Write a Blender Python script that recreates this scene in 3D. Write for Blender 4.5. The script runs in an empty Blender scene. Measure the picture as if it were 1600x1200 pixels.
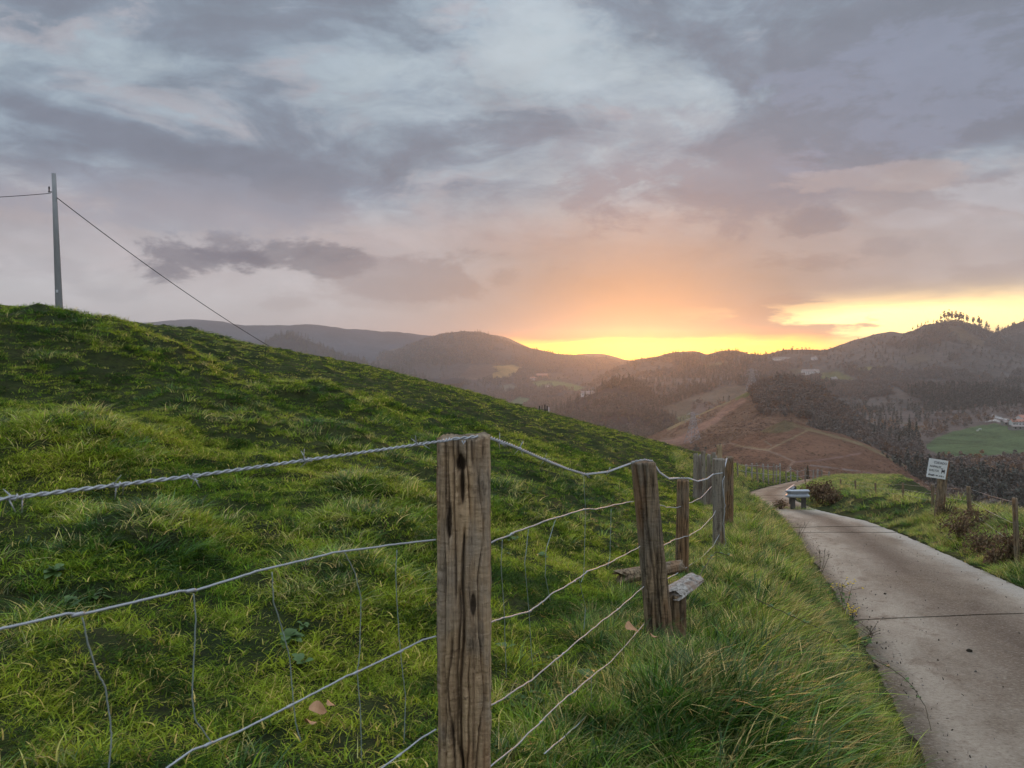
import bpy, bmesh, math, random
import numpy as np
from mathutils import Vector, Matrix
R = math.radians
S = bpy.context.scene
C = S.collection
rng = np.random.default_rng(7)
random.seed(7)
FPX, HOR = 1248.0, 570.0           # focal length and eye level, in photo pixels

# ------------------------------------------------------------------ camera, sky, sun, exposure
cam = bpy.data.objects.new('camera', bpy.data.cameras.new('camera'))
C.objects.link(cam)
cam.data.sensor_width = 36
cam.data.lens = 36*FPX/1600
cam.data.shift_y = -(600-HOR)/1600
cam.data.clip_start = .05
cam.data.clip_end = 60000
cam.data.dof.use_dof = True
cam.data.dof.focus_distance = 8
cam.data.dof.aperture_fstop = 12
cam.rotation_euler = (R(90), 0, 0)
S.camera = cam
S.view_settings.view_transform = 'Standard'
S.view_settings.look = 'None'
S.view_settings.gamma = 1
S.view_settings.use_curve_mapping = False
S.view_settings.exposure = 0.58
S.cycles.max_bounces = 6
S.cycles.diffuse_bounces = 3
S.cycles.transmission_bounces = 4
S.cycles.volume_bounces = 0
S.cycles.caustics_reflective = False
S.cycles.caustics_refractive = False
SUN_AZ, SUN_EL = R(9), R(2.4)


class G:
    """small expression helper over shader nodes"""
    def __init__(s, nt): s.nt = nt; s.x = 0
    def node(s, t, **k):
        n = s.nt.nodes.new(t)
        for a, b in k.items(): setattr(n, a, b)
        return n
    def put(s, sock, v):
        if isinstance(v, V): v = v.s
        if isinstance(v, bpy.types.NodeSocket): s.nt.links.new(v, sock)
        elif isinstance(v, (tuple, list)):
            sock.default_value = tuple(v) + (1,)*(len(sock.default_value)-len(v))
        else: sock.default_value = v
    def m(s, op, a, b=None, c=None, clamp=False):
        n = s.node('ShaderNodeMath', operation=op); n.use_clamp = clamp
        s.put(n.inputs[0], a)
        if b is not None: s.put(n.inputs[1], b)
        if c is not None: s.put(n.inputs[2], c)
        return V(s, n.outputs[0])
    def mix(s, f, a, b, blend='MIX'):
        n = s.node('ShaderNodeMix', data_type='RGBA', blend_type=blend)
        s.put(n.inputs[0], f); s.put(n.inputs[6], a); s.put(n.inputs[7], b)
        return V(s, n.outputs[2])
    def vec(s, x, y, z=0.0):
        n = s.node('ShaderNodeCombineXYZ')
        for i, q in enumerate((x, y, z)): s.put(n.inputs[i], q)
        return V(s, n.outputs[0])
    def sep(s, v):
        n = s.node('ShaderNodeSeparateXYZ'); s.put(n.inputs[0], v)
        return [V(s, o) for o in n.outputs]
    def noise(s, v, scale=1.0, detail=4.0, rough=.55, dist=0.0):
        n = s.node('ShaderNodeTexNoise'); s.put(n.inputs['Vector'], v)
        n.inputs['Scale'].default_value = scale; n.inputs['Detail'].default_value = detail
        n.inputs['Roughness'].default_value = rough; n.inputs['Distortion'].default_value = dist
        return V(s, n.outputs['Fac'])
    def voro(s, v, scale=1.0, feature='F1'):
        n = s.node('ShaderNodeTexVoronoi', feature=feature); s.put(n.inputs['Vector'], v)
        n.inputs['Scale'].default_value = scale
        return V(s, n.outputs['Distance'])
    def smooth(s, v, a, b):
        n = s.node('ShaderNodeMapRange', interpolation_type='SMOOTHSTEP')
        s.put(n.inputs[0], v); n.inputs[1].default_value = a; n.inputs[2].default_value = b
        return V(s, n.outputs[0])
    def ramp(s, v, stops):
        n = s.node('ShaderNodeValToRGB'); e = n.color_ramp.elements
        while len(e) < len(stops): e.new(.5)
        for q, (p, c) in zip(e, stops): q.position = p; q.color = tuple(c)+(1,)
        s.put(n.inputs[0], v)
        return V(s, n.outputs[0])
    def attr(s, name, kind='GEOMETRY', out='Fac'):
        n = s.node('ShaderNodeAttribute', attribute_name=name, attribute_type=kind)
        return V(s, n.outputs[out])
    def pos(s): return V(s, s.node('ShaderNodeNewGeometry').outputs['Position'])
    def obj(s): return V(s, s.node('ShaderNodeTexCoord').outputs['Object'])
    def scale(s, v, k):
        n = s.node('ShaderNodeMapping'); s.put(n.inputs[0], v); n.inputs['Scale'].default_value = k
        return V(s, n.outputs[0])


class V:
    def __init__(s, g, sock): s.g = g; s.s = sock
    def __add__(s, o): return s.g.m('ADD', s, o)
    def __sub__(s, o): return s.g.m('SUBTRACT', s, o)
    def __rsub__(s, o): return s.g.m('SUBTRACT', o, s)
    def __mul__(s, o): return s.g.m('MULTIPLY', s, o)
    def __truediv__(s, o): return s.g.m('DIVIDE', s, o)
    def __rtruediv__(s, o): return s.g.m('DIVIDE', o, s)
    __radd__ = __add__; __rmul__ = __mul__
    def gauss(s, c, w):
        q = (s-c)*(1.0/w)
        return s.g.m('EXPONENT', (q*q)*-1.0)


def azel(px, py):
    m, e = (px-800)/FPX, (HOR-py)/FPX
    a = math.atan(m)
    return a, math.atan(e*math.cos(a))


def build_world():
    w = bpy.data.worlds.new('World'); S.world = w; w.use_nodes = True
    nt = w.node_tree; nt.nodes.clear(); g = G(nt)
    tc = V(g, g.node('ShaderNodeTexCoord').outputs['Generated'])
    x, y, z = g.sep(tc)
    a = g.m('ARCTAN2', x, y); e = g.m('ARCSINE', z)
    ez = g.m('MAXIMUM', z, 0.0)
    k = 1.0/(ez+.24)
    sky_uv = g.vec(x*k, y*k, 0.0)
    ang = g.vec(a, e*1.9, 0.0)
    n1 = g.noise(sky_uv, .85, 7, .56, .5)
    n2 = g.noise(g.scale(sky_uv, (1.4, 2.0, 1)), 1.7, 7, .6, .3)
    n3 = g.noise(ang, 9.0, 8, .62, .4)
    n4 = g.noise(g.vec(a*1.0, e*6.0, 3.0), 6.0, 6, .6, .2)
    n7 = g.noise(g.scale(ang, (1, 1.3, 1)), 6.5, 10, .66, .35)
    n6 = g.noise(ang, 26.0, 6, .6, .3)
    n5 = g.noise(g.scale(ang, (1, 1.5, 1)), 3.2, 6, .58, .5)
    ee = e + (n1-.5)*.16 + (n4-.5)*.03
    base = g.ramp(ee*(1/.6), [(0.0, (.40, .395, .425)), (.13, (.44, .445, .475)), (.22, (.40, .37, .395)), (.295, (.47, .385, .385)),
                            (.37, (.25, .285, .37)), (.52, (.285, .345, .42)), (.75, (.325, .39, .435)), (1.0, (.35, .39, .44))])
    # broad cloud masses: thin bright to thick dark
    wv = g.noise(sky_uv, 2.2, 3, .5)
    T = g.noise(g.vec(x*k+(wv-.5)*.5, y*k+(n2-.5)*.4, 7.3), 1.05, 11, .58, .6)
    T2 = g.noise(g.vec(x*k*1.0+3.1, y*k*1.3+(wv-.5)*.6, 1.7), 2.9, 9, .62, .3)
    bias = a.gauss(-.36, .30)*e.gauss(.215, .075)*.085 + a.gauss(.26, .22)*e.gauss(.20, .07)*.05 + a.gauss(-.30, .35)*e.gauss(.40, .06)*.055 + a.gauss(.50, .16)*e.gauss(.36, .08)*.04 - a.gauss(.02, .14)*e.gauss(.40, .07)*.05
    tt = g.smooth(T*.70+T2*.30+bias+.03, .40, .595)
    cloud = g.ramp(tt, [(0, (.385, .455, .505)), (.28, (.31, .375, .435)), (.55, (.235, .295, .36)), (.8, (.165, .205, .265)), (1, (.135, .155, .205))])
    base = g.mix(g.smooth(e, .10, .24)*.85, base, cloud)
    pinkm = g.smooth(n5, .50, .62)*g.smooth(tt, .25, .5)*g.smooth(tt, .85, .6)*g.smooth(e, .08, .16)
    base = g.mix(pinkm*.35, base, (.44, .365, .375))
    # low haze-lit band left and pale cloud
    low = g.smooth(e, .105, .02)*g.smooth(n3, .35, .62)
    base = g.mix(low*.45, base, (.47, .45, .475))
    # warm side
    warm = a.gauss(.32, .36)*e.gauss(.02, .12)
    base = g.mix(g.m('MULTIPLY', warm, .85, clamp=True)*(.5+n4*.7), base, (.36, .265, .225))
    kk = .72+n3*.56*g.smooth(e, .01, .10)+.28*g.smooth(e, .10, .01)
    mod = g.node('ShaderNodeVectorMath', operation='SCALE'); g.put(mod.inputs[0], base); g.put(mod.inputs[3], kk); base = V(g, mod.outputs[0])
    # named dark clouds
    def blob(px, py, rx, ry, amt, col, base, nz=1.6):
        a0, e0 = azel(px, py)
        qa = (a-a0)*(FPX/rx); qe = (e-e0)*(FPX/ry)
        q = qa*qa + qe*qe + (n7-.5)*6.5 + (n3-.5)*nz*3.5 + (n6-.5)*1.5
        return g.mix(g.smooth(q, 1.3, .25)*amt*(.55+n6*.75), base, col)
    gr = (.115, .12, .165)
    for b in [(300, 410, 95, 34, .85, gr), (345, 390, 50, 26, .6, gr), (490, 405, 85, 28, .8, (.12, .125, .165)), (660, 432, 150, 36, .62, (.24, .215, .245)),
              (560, 460, 200, 24, .35, (.30, .27, .29)), (90, 425, 80, 18, .35, (.31, .31, .35)), (140, 455, 60, 12, .3, (.31, .31, .35)),
              (1110, 305, 200, 55, .72, (.205, .205, .26)), (1060, 240, 160, 60, .4, (.25, .255, .31)), (1260, 347, 55, 20, .8, (.215, .20, .235)), (1265, 405, 75, 20, .65, (.255, .22, .24)),
              (1385, 385, 45, 13, .5, (.28, .25, .275)), (1450, 130, 220, 80, .45, (.25, .29, .40)),
              (1240, 478, 70, 14, .45, (.34, .25, .24)), (1570, 432, 80, 22, .45, (.30, .25, .26)),
              (1440, 342, 80, 14, .4, (.44, .43, .47)), (1570, 300, 70, 26, .5, (.46, .48, .53)), (1460, 270, 140, 18, .4, (.48, .39, .37)),
              (300, 320, 260, 40, .45, (.25, .275, .35)), (820, 30, 140, 60, .30, (.46, .50, .54))]:
        base = blob(*b[:6], base)
    dim = 1.0 - a.gauss(.157, .24)*e.gauss(.07, .10)*.68
    dn_ = g.node('ShaderNodeVectorMath', operation='SCALE'); g.put(dn_.inputs[0], base); g.put(dn_.inputs[3], dim); base = V(g, dn_.outputs[0])
    # sunset: orange band, yellow gap low down, pale gap at right
    es = e + (n4-.5)*.022
    orange = a.gauss(.185, .21)*g.smooth(es, .050, .020)
    base = g.mix(g.m('MULTIPLY', orange, 1.15, clamp=True), base, (1.35, .36, .05))
    yel = a.gauss(.18, .19)*g.smooth(es, .036, .020)
    base = g.mix(g.m('MULTIPLY', yel, 1.5, clamp=True), base, (4.0, 2.0, .12))
    gap = a.gauss(.47, .14)*es.gauss(.050, .019)*g.smooth(n4+(a-.42)*.5, .40, .52)
    base = g.mix(g.m('MULTIPLY', gap, 1.5, clamp=True), base, (2.9, 1.95, .7))
    gap2 = a.gauss(.60, .14)*es.gauss(.040, .028)
    base = g.mix(g.m('MULTIPLY', gap2, .85, clamp=True), base, (2.6, 1.8, .62))
    # the overcast brightens towards the zenith, ground colour below the horizon
    zen = 1.0 + g.smooth(e, .34, 1.2)*ZENITH
    hn = g.node('ShaderNodeVectorMath', operation='SCALE'); g.put(hn.inputs[0], base); g.put(hn.inputs[3], zen)
    base = g.mix(g.smooth(e, -.01, -.06), V(g, hn.outputs[0]), (.10, .10, .09))
    sk = g.node('ShaderNodeTexSky', sky_type='NISHITA'); sk.sun_disc = False
    sk.sun_elevation = SUN_EL; sk.sun_rotation = SUN_AZ
    b1 = g.node('ShaderNodeBackground'); g.put(b1.inputs[0], base); b1.inputs[1].default_value = SKYK
    b2 = g.node('ShaderNodeBackground'); g.put(b2.inputs[0], V(g, sk.outputs[0])); b2.inputs[1].default_value = .05
    mx = g.node('ShaderNodeMixShader'); mx.inputs[0].default_value = .08
    nt.links.new(b1.outputs[0], mx.inputs[1]); nt.links.new(b2.outputs[0], mx.inputs[2])
    out = g.node('ShaderNodeOutputWorld'); nt.links.new(mx.outputs[0], out.inputs[0])


SKYK, ZENITH = 0.88, 3.0
build_world()
sun_d = bpy.data.lights.new('sun', 'SUN'); sun_d.energy = 1.3; sun_d.angle = R(10); sun_d.color = (1, .44, .16)
sun = bpy.data.objects.new('sun', sun_d); C.objects.link(sun)
sdir = Vector((math.sin(SUN_AZ)*math.cos(SUN_EL), math.cos(SUN_AZ)*math.cos(SUN_EL), math.sin(SUN_EL)))
sun.rotation_euler = (-sdir).to_track_quat('-Z', 'Y').to_euler()
HAZE_DENSITY = 1.75e-4

# ------------------------------------------------------------------ materials
def mat(name, fn, rough=.85, spec=.25, trans=0.0, metal=0.0):
    m = bpy.data.materials.new(name); m.use_nodes = True
    nt = m.node_tree; g = G(nt)
    p = nt.nodes['Principled BSDF']; out = nt.nodes['Material Output']
    p.inputs['Roughness'].default_value = rough
    p.inputs['Specular IOR Level'].default_value = spec
    p.inputs['Metallic'].default_value = metal
    r = fn(g); bump = None
    if isinstance(r, tuple) and len(r) == 2 and isinstance(r[0], V): col, bump = r
    else: col = r
    g.put(p.inputs['Base Color'], col)
    if bump is not None:
        h, dist = bump
        b = g.node('ShaderNodeBump'); b.inputs['Distance'].default_value = dist; b.inputs['Strength'].default_value = 1
        g.put(b.inputs['Height'], h); nt.links.new(b.outputs[0], p.inputs['Normal'])
    if trans:
        t = g.node('ShaderNodeBsdfTranslucent'); g.put(t.inputs[0], col)
        mx = g.node('ShaderNodeMixShader'); mx.inputs[0].default_value = trans
        nt.links.new(p.outputs[0], mx.inputs[1]); nt.links.new(t.outputs[0], mx.inputs[2])
        nt.links.new(mx.outputs[0], out.inputs[0])
    return m


def grass_col(g, green, yellow, dark, dry, dry_amt):
    p = g.pos()
    t = g.attr('tint', 'INSTANCER'); v = g.attr('var')
    n1 = g.noise(p, .55, 4, .6); n2 = g.noise(p, 2.9, 5, .7)
    c = g.mix(g.smooth(n1*.5+n2*.35+t*.2, .44, .62), green, yellow)
    c = g.mix(g.smooth(n2*.75+t*.15+n1*.15, .56, .46)*.92, c, dark)
    c = g.mix(g.smooth(v+(t-.5)*.35+(n1-.5)*.5, 1.0-dry_amt, 1.10-dry_amt), c, dry)
    w = g.m('FRACT', v*7.31)
    n = g.node('ShaderNodeVectorMath', operation='SCALE'); g.put(n.inputs[0], c); g.put(n.inputs[3], w*1.7+.45)
    return V(g, n.outputs[0])


M = {}
M['grass'] = mat('pasture_grass', lambda g: grass_col(g, (.095, .19, .015), (.265, .305, .026), (.028, .060, .009), (.52, .40, .13), .12), .6, .15, .45)
M['long_grass'] = mat('long_grass', lambda g: grass_col(g, (.11, .24, .020), (.31, .37, .038), (.032, .085, .012), (.52, .43, .17), .15), .38, .5, .42)
M['dry_grass'] = mat('dry_grass', lambda g: grass_col(g, (.24, .26, .05), (.38, .34, .08), (.14, .16, .035), (.54, .41, .16), .40), .45, .4, .35)
M['leafy'] = mat('weed_leaf', lambda g: g.mix(g.noise(g.pos(), 8), (.07, .14, .035), (.14, .22, .055)), .4, .4, .3)
M['brown_leaf'] = mat('withered_leaf', lambda g: g.ramp(g.attr('var'), [(0, (.09, .058, .036)), (.5, (.19, .115, .065)), (.8, (.29, .185, .10)), (1, (.17, .15, .07))]), .7, .2, .25)
M['bark'] = mat('bark', lambda g: g.mix(g.noise(g.scale(g.obj(), (8, 8, 2)), 4), (.07, .055, .045), (.17, .14, .12)))
M['needle'] = mat('pine_needle', lambda g: g.mix(g.attr('var'), (.022, .035, .018), (.055, .07, .03)), .8, .2, .15)
M['autumn'] = mat('autumn_crown', lambda g: g.ramp(g.attr('var')*.45+V(g, g.node('ShaderNodeObjectInfo').outputs['Random'])*.6,
        [(0, (.075, .06, .05)), (.3, (.12, .085, .065)), (.55, (.17, .10, .055)), (.8, (.21, .105, .045)), (1, (.12, .11, .05))]), .85, .15, .2)
M['wood_far'] = mat('woodland_crown', lambda g: g.mix(g.attr('var')*.5, g.ramp(g.attr('tint', 'INSTANCER'),
        [(0, (.045, .06, .04)), (.25, (.11, .105, .08)), (.5, (.19, .155, .13)), (.75, (.24, .165, .12)), (.9, (.28, .16, .085)), (1, (.36, .20, .08))]), (.26, .23, .20)), .9, .1, .1)


def turf(g):
    p = g.pos()
    a = g.noise(p, .5, 5, .6); b = g.noise(p, 4, 5, .65); c = g.noise(p, 22, 4, .7)
    col = g.mix(g.smooth(a*.5+b*.5, .38, .62), (.020, .030, .009), (.06, .070, .018))
    col = g.mix(g.smooth(c*.6+b*.4, .48, .62)*.85, col, (.022, .020, .012))
    return col, (b*.5+c*.5, .08)
M['turf'] = mat('turf', turf, .95, .1)


def hillmat(g):
    p = g.pos(); c0 = g.attr('Col', 'GEOMETRY', 'Color')
    a = g.noise(g.scale(p, (1, 1, 2)), .010, 6, .65); b = g.noise(g.scale(p, (1, 1, 1.5)), .075, 6, .7); c = g.noise(p, .42, 5, .75); w = g.voro(g.scale(p, (1, 1, .6)), .20)
    k = .45 + g.smooth(a, .3, .7)*.4 + g.smooth(b, .32, .68)*.45 + (c-.5)*1.5
    n = g.node('ShaderNodeVectorMath', operation='SCALE'); g.put(n.inputs[0], c0); g.put(n.inputs[3], g.m('MAXIMUM', k, .25))
    col = g.mix(g.smooth(b*.6+c*.4, .52, .64)*.40, V(g, n.outputs[0]), (.085, .075, .04))
    col = g.mix(g.smooth(c*.6+a*.4, .56, .68)*.35, col, (.25, .15, .09))
    return col, (b+c*.4, 4.0)
M['hill'] = mat('hill_cover', hillmat, .95, .05)


def concrete(dirt):
    def f(g):
        p = g.pos()
        # along-road coordinates: the road runs about 16 degrees right of straight ahead
        n = g.node('ShaderNodeVectorRotate', rotation_type='Z_AXIS'); g.put(n.inputs[0], p); n.inputs['Angle'].default_value = R(17)
        q = V(g, n.outputs[0])
        big = g.noise(g.scale(q, (1.1, .28, 1)), 1.0, 5, .6); mid = g.noise(g.scale(q, (1, .6, 1)), 3.2, 6, .7); fine = g.noise(p, 34, 5, .8); sp = g.voro(p, 38)
        ac = g.attr('across')
        c = g.mix(g.smooth(big*.7+mid*.3, .36, .62), (.215, .165, .115), (.46, .385, .295))
        c = g.mix(g.smooth(mid, .50, .70)*.7, c, (.17, .115, .072))
        wear = g.smooth(ac+(mid-.5)*.35, .78, .98)
        c = g.mix(wear*.75, c, (.52, .48, .41))
        edge = g.smooth(ac+(mid-.5)*.16, .11, .015)
        c = g.mix(edge*.85, c, (.12, .09, .06))
        mid_stain = ac.gauss(.55, .17)*g.smooth(big+mid*.5, .50, .78)
        c = g.mix(mid_stain*.9, c, (.115, .082, .056))
        c = g.mix(g.smooth(sp, .16, .05)*g.smooth(mid, .45, .6)*.6, c, (.07, .055, .045))
        c = g.mix(g.smooth(fine, .50, .68)*.45, c, (.60, .53, .44))
        c = g.mix(g.smooth(fine, .48, .34)*.55, c, (.10, .08, .06))
        if dirt: c = g.mix(.45, c, (.24, .155, .10))
        return c, (fine*1.0+mid*.5, .03)
    return f
M['concrete'] = mat('weathered_concrete', concrete(0), .85, .25)
M['concrete_dirty'] = mat('muddy_concrete', concrete(1), .9, .2)


def weathered(dark, light, grey, k=1.0):
    def f(g):
        o = g.obj()
        gr = g.noise(g.scale(o, (26, 26, 1.6)), 2.2*k, 7, .65, .6); br = g.noise(g.scale(o, (5, 5, 2.2)), 1.5, 4, .6)
        cr = g.noise(g.scale(o, (18, 18, 60)), 1.2, 4, .6)
        c = g.mix(g.smooth(gr, .34, .62), dark, light)
        c = g.mix(g.smooth(br, .42, .62)*.8, c, grey)
        c = g.mix(g.smooth(gr, .40, .30)*.75, c, (.03, .022, .015))
        c = g.mix(g.smooth(cr, .60, .72)*g.smooth(br, .58, .40)*.6, c, (.05, .033, .02))
        br2 = g.noise(g.scale(o, (7, 7, 1.5)), 1.1, 4, .6)
        c = g.mix(g.smooth(br2, .50, .62)*.55, c, (.30, .15, .065))
        br3 = g.noise(g.scale(o, (12, 12, 4)), 1.6, 6, .7)
        c = g.mix(g.smooth(br3, .54, .66)*.65, c, (.06, .045, .03))
        c = g.mix(g.smooth(br3, .36, .28)*.5, c, (.42, .40, .33))
        pit = g.attr('pit')
        c = g.mix(pit, c, (.035, .022, .014))  # cracks and knot holes darkened in the colour: dirt and painted shade
        return c, (gr+cr*.5, .014)
    return f
M['post'] = mat('post_wood', weathered((.34, .225, .13), (.62, .43, .25), (.43, .35, .265)), .9, .15)
M['post_dark'] = mat('rotten_wood', weathered((.06, .042, .028), (.36, .255, .155), (.26, .21, .155)), .9, .15)
M['post_red'] = mat('barky_wood', weathered((.07, .042, .025), (.38, .23, .12), (.27, .21, .15)), .9, .15)
M['post_grey'] = mat('grey_wood', weathered((.16, .128, .098), (.38, .32, .25), (.30, .26, .21)), .9, .15)
M['pale_wood'] = mat('pale_split_wood', weathered((.34, .24, .14), (.55, .41, .25), (.46, .34, .21)), .85, .15)
M['log_wood'] = mat('bleached_log', weathered((.17, .14, .115), (.50, .45, .39), (.42, .385, .345)), .85, .2)
M['galv'] = mat('galvanised_wire', lambda g: g.mix(g.noise(g.pos(), 30, 3), (.32, .325, .33), (.56, .565, .58)), .5, .4, 0, .4)
M['stay'] = mat('stay_wire', lambda g: g.mix(g.noise(g.pos(), 30, 3), (.26, .34, .31), (.42, .47, .46)), .5, .4, 0, .3)
M['rail'] = mat('guardrail_steel', lambda g: g.mix(g.noise(g.pos(), 6, 5), (.36, .38, .41), (.58, .60, .63)), .5, .5, 0, .3)
M['pylon'] = mat('pylon_steel', lambda g: g.mix(g.noise(g.pos(), 1, 3), (.30, .29, .29), (.42, .41, .41)), .6, .4)
M['pole'] = mat('pole_concrete', lambda g: g.mix(g.noise(g.scale(g.obj(), (4, 4, 1)), 1.5, 5), (.20, .20, .20), (.34, .335, .32)), .9, .2)
M['cable'] = mat('cable_black', lambda g: g.mix(g.noise(g.pos(), 2), (.015, .015, .017), (.03, .03, .034)), .6, .3)
M['board'] = mat('painted_board', lambda g: g.mix(g.smooth(g.noise(g.obj(), 9, 6, .65), .5, .8), (.80, .80, .79), (.55, .54, .52)), .55, .3)
M['ink'] = mat('marker_ink', lambda g: g.mix(g.noise(g.obj(), 30), (.03, .03, .035), (.08, .08, .085)), .7, .2)
M['rust_wood'] = mat('varnished_edge', lambda g: g.mix(g.noise(g.scale(g.obj(), (20, 20, 3)), 2), (.13, .055, .025), (.34, .17, .08)), .6, .3)
M['white_wall'] = mat('white_render', lambda g: g.mix(g.noise(g.obj(), .6, 5), (.78, .77, .74), (.62, .60, .57)), .9, .2)
M['tan_wall'] = mat('ochre_render', lambda g: g.mix(g.noise(g.obj(), .6, 5), (.62, .36, .24), (.50, .30, .21)), .9, .2)
M['stone_wall'] = mat('stone_wall', lambda g: g.mix(g.voro(g.obj(), 1.4), (.20, .18, .16), (.36, .33, .30)), .95, .1)
M['roof'] = mat('clay_roof', lambda g: g.mix(g.noise(g.scale(g.obj(), (1, 1, 3)), 1.4, 5), (.36, .16, .11), (.50, .27, .20)), .9, .15)
M['roof_grey'] = mat('slate_roof', lambda g: g.mix(g.noise(g.obj(), 1.2, 5), (.22, .18, .16), (.34, .28, .25)), .9, .15)
M['rail_post'] = mat('shaded_steel', lambda g: g.mix(g.noise(g.pos(), 5, 4), (.07, .065, .06), (.16, .14, .12)), .7, .3)  # guardrail posts: shade under the beam put into the colour
M['window'] = mat('dark_glass', lambda g: g.mix(g.noise(g.obj(), .7), (.015, .018, .02), (.04, .04, .045)), .15, .5)
M['dark_metal'] = mat('dark_metal', lambda g: g.mix(g.noise(g.obj(), 6), (.02, .022, .022), (.05, .05, .05)), .6, .4)
M['white_paint'] = mat('white_paint', lambda g: g.mix(g.noise(g.obj(), 5), (.75, .75, .76), (.6, .6, .62)), .5, .4)
M['track'] = mat('gravel_track', lambda g: g.mix(g.noise(g.pos(), .6, 5), (.46, .41, .36), (.62, .57, .52)), .95, .1)
M['stone'] = mat('field_stone', lambda g: g.mix(g.noise(g.obj(), 30, 5), (.12, .10, .085), (.30, .27, .24)), .9, .2)
M['yellow'] = mat('yellow_petal', lambda g: g.mix(g.noise(g.obj(), 40), (.75, .50, .03), (.80, .62, .08)), .6, .2, .2)
M['stem'] = mat('dry_stem', lambda g: g.mix(g.noise(g.obj(), 12), (.05, .045, .03), (.13, .10, .06)), .8, .2)
M['dead_leaf'] = mat('dead_leaf', lambda g: g.mix(g.noise(g.obj(), 25, 4), (.34, .17, .08), (.50, .28, .14)), .6, .3)
M['wool'] = mat('sheep_wool', lambda g: g.mix(g.noise(g.obj(), 6), (.70, .67, .60), (.55, .52, .46)), .95, .1)
M['void'] = mat('damp_soil', lambda g: g.mix(g.noise(g.pos(), 9, 5), (.018, .014, .010), (.05, .04, .028)), .95, .1)

# ------------------------------------------------------------------ helpers
def mesh_of(name, v, f, mats, attrs=None, smooth=False):
    me = bpy.data.meshes.new(name)
    if isinstance(v, np.ndarray): v = v.astype(float)
    if isinstance(f, np.ndarray):
        n, k = f.shape
        me.vertices.add(len(v)); me.vertices.foreach_set('co', np.asarray(v, float).ravel())
        me.loops.add(n*k); me.loops.foreach_set('vertex_index', f.astype(np.int32).ravel())
        me.polygons.add(n); me.polygons.foreach_set('loop_start', np.arange(0, n*k, k, dtype=np.int32))
        me.update(calc_edges=True)
    else:
        me.from_pydata([tuple(q) for q in v], [], [tuple(q) for q in f])
    for a, (kind, vals) in (attrs or {}).items():
        at = me.attributes.new(a, kind, 'POINT')
        if kind == 'FLOAT': at.data.foreach_set('value', np.asarray(vals, np.float32).ravel())
        elif kind == 'FLOAT_COLOR': at.data.foreach_set('color', np.asarray(vals, np.float32).ravel())
        elif kind == 'FLOAT_VECTOR': at.data.foreach_set('vector', np.asarray(vals, np.float32).ravel())
        elif kind == 'INT': at.data.foreach_set('value', np.asarray(vals, np.int32).ravel())
    for m in (mats if isinstance(mats, (list, tuple)) else [mats]): me.materials.append(m)
    if smooth: me.polygons.foreach_set('use_smooth', np.ones(len(me.polygons), bool))
    me.update()
    return me


def link(name, me, parent=None, loc=None, rot=None, scl=None):
    o = bpy.data.objects.new(name, me); C.objects.link(o)
    if parent is not None: o.parent = parent
    if loc is not None: o.location = loc
    if rot is not None: o.rotation_euler = rot
    if scl is not None: o.scale = (scl,)*3 if isinstance(scl, (int, float)) else scl
    return o


def tag(o, label=None, cat=None, group=None, kind=None):
    if label: o['label'] = label
    if cat: o['category'] = cat
    if group: o['group'] = group
    if kind: o['kind'] = kind
    return o


def thing(name, label, cat, loc, rz=0, group=None):
    o = link(name, None, None, loc, (0, 0, rz))
    return tag(o, label, cat, group)


def copy_tree(o, parent=None):
    c = o.copy(); C.objects.link(c)
    if parent is not None: c.parent = parent
    for ch in list(o.children): copy_tree(ch, c)
    return c


class MB:
    """collects shapes into one mesh"""
    def __init__(s): s.v = []; s.f = []; s.val = []
    def add(s, v, f, val=0.0):
        k = len(s.v); s.v += [tuple(q) for q in v]; s.f += [tuple(i+k for i in q) for q in f]; s.val += [val]*len(v)
    def box(s, c, size, rot=None):
        hx, hy, hz = (q/2 for q in size)
        pts = [Vector((x, y, z)) for z in (-hz, hz) for y in (-hy, hy) for x in (-hx, hx)]
        if rot is not None: pts = [rot @ p for p in pts]
        s.add([p+Vector(c) for p in pts], [(0, 2, 3, 1), (4, 5, 7, 6), (0, 1, 5, 4), (2, 6, 7, 3), (0, 4, 6, 2), (1, 3, 7, 5)])
    def tube(s, pts, r, n=6, cap=True):
        pts = [Vector(p) for p in pts]
        rr = r if isinstance(r, (list, tuple, np.ndarray)) else [r]*len(pts)
        up = Vector((.3, .2, 1)).normalized(); rings = []
        prev = None
        for i, p in enumerate(pts):
            t = (pts[min(i+1, len(pts)-1)]-pts[max(i-1, 0)])
            if t.length < 1e-9: t = Vector((0, 0, 1))
            t.normalize()
            u = prev - t*prev.dot(t) if prev is not None else t.cross(up if abs(t.dot(up)) < .95 else Vector((1, 0, 0)))
            u.normalize(); prev = u; w = t.cross(u)
            rings.append([p+(u*math.cos(q)+w*math.sin(q))*rr[i] for q in (2*math.pi*j/n for j in range(n))])
        v = [q for ring in rings for q in ring]
        f = [(i*n+j, i*n+(j+1) % n, (i+1)*n+(j+1) % n, (i+1)*n+j) for i in range(len(pts)-1) for j in range(n)]
        if cap: f += [tuple(range(n))[::-1], tuple((len(pts)-1)*n+j for j in range(n))]
        s.add(v, f)
    def bar(s, a, b, w):
        s.tube([a, b], w/2, 4)
    def build(s, name, m, parent=None, loc=None, rot=None, smooth=False):
        return link(name, s.mesh(name, m, smooth), parent, loc, rot)
    def mesh(s, name, m, smooth=False):
        return mesh_of(name, s.v, s.f, m, {'var': ('FLOAT', s.val)}, smooth)


def _hash(ix, iy, seed):
    h = (ix.astype(np.int64)*374761393 + iy.astype(np.int64)*668265263 + seed*974634721) & 0x7fffffff
    h = ((h ^ (h >> 13))*1274126177) & 0x7fffffff
    h = (h ^ (h >> 16)) & 0x7fffffff
    return h/0x7fffffff


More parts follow.
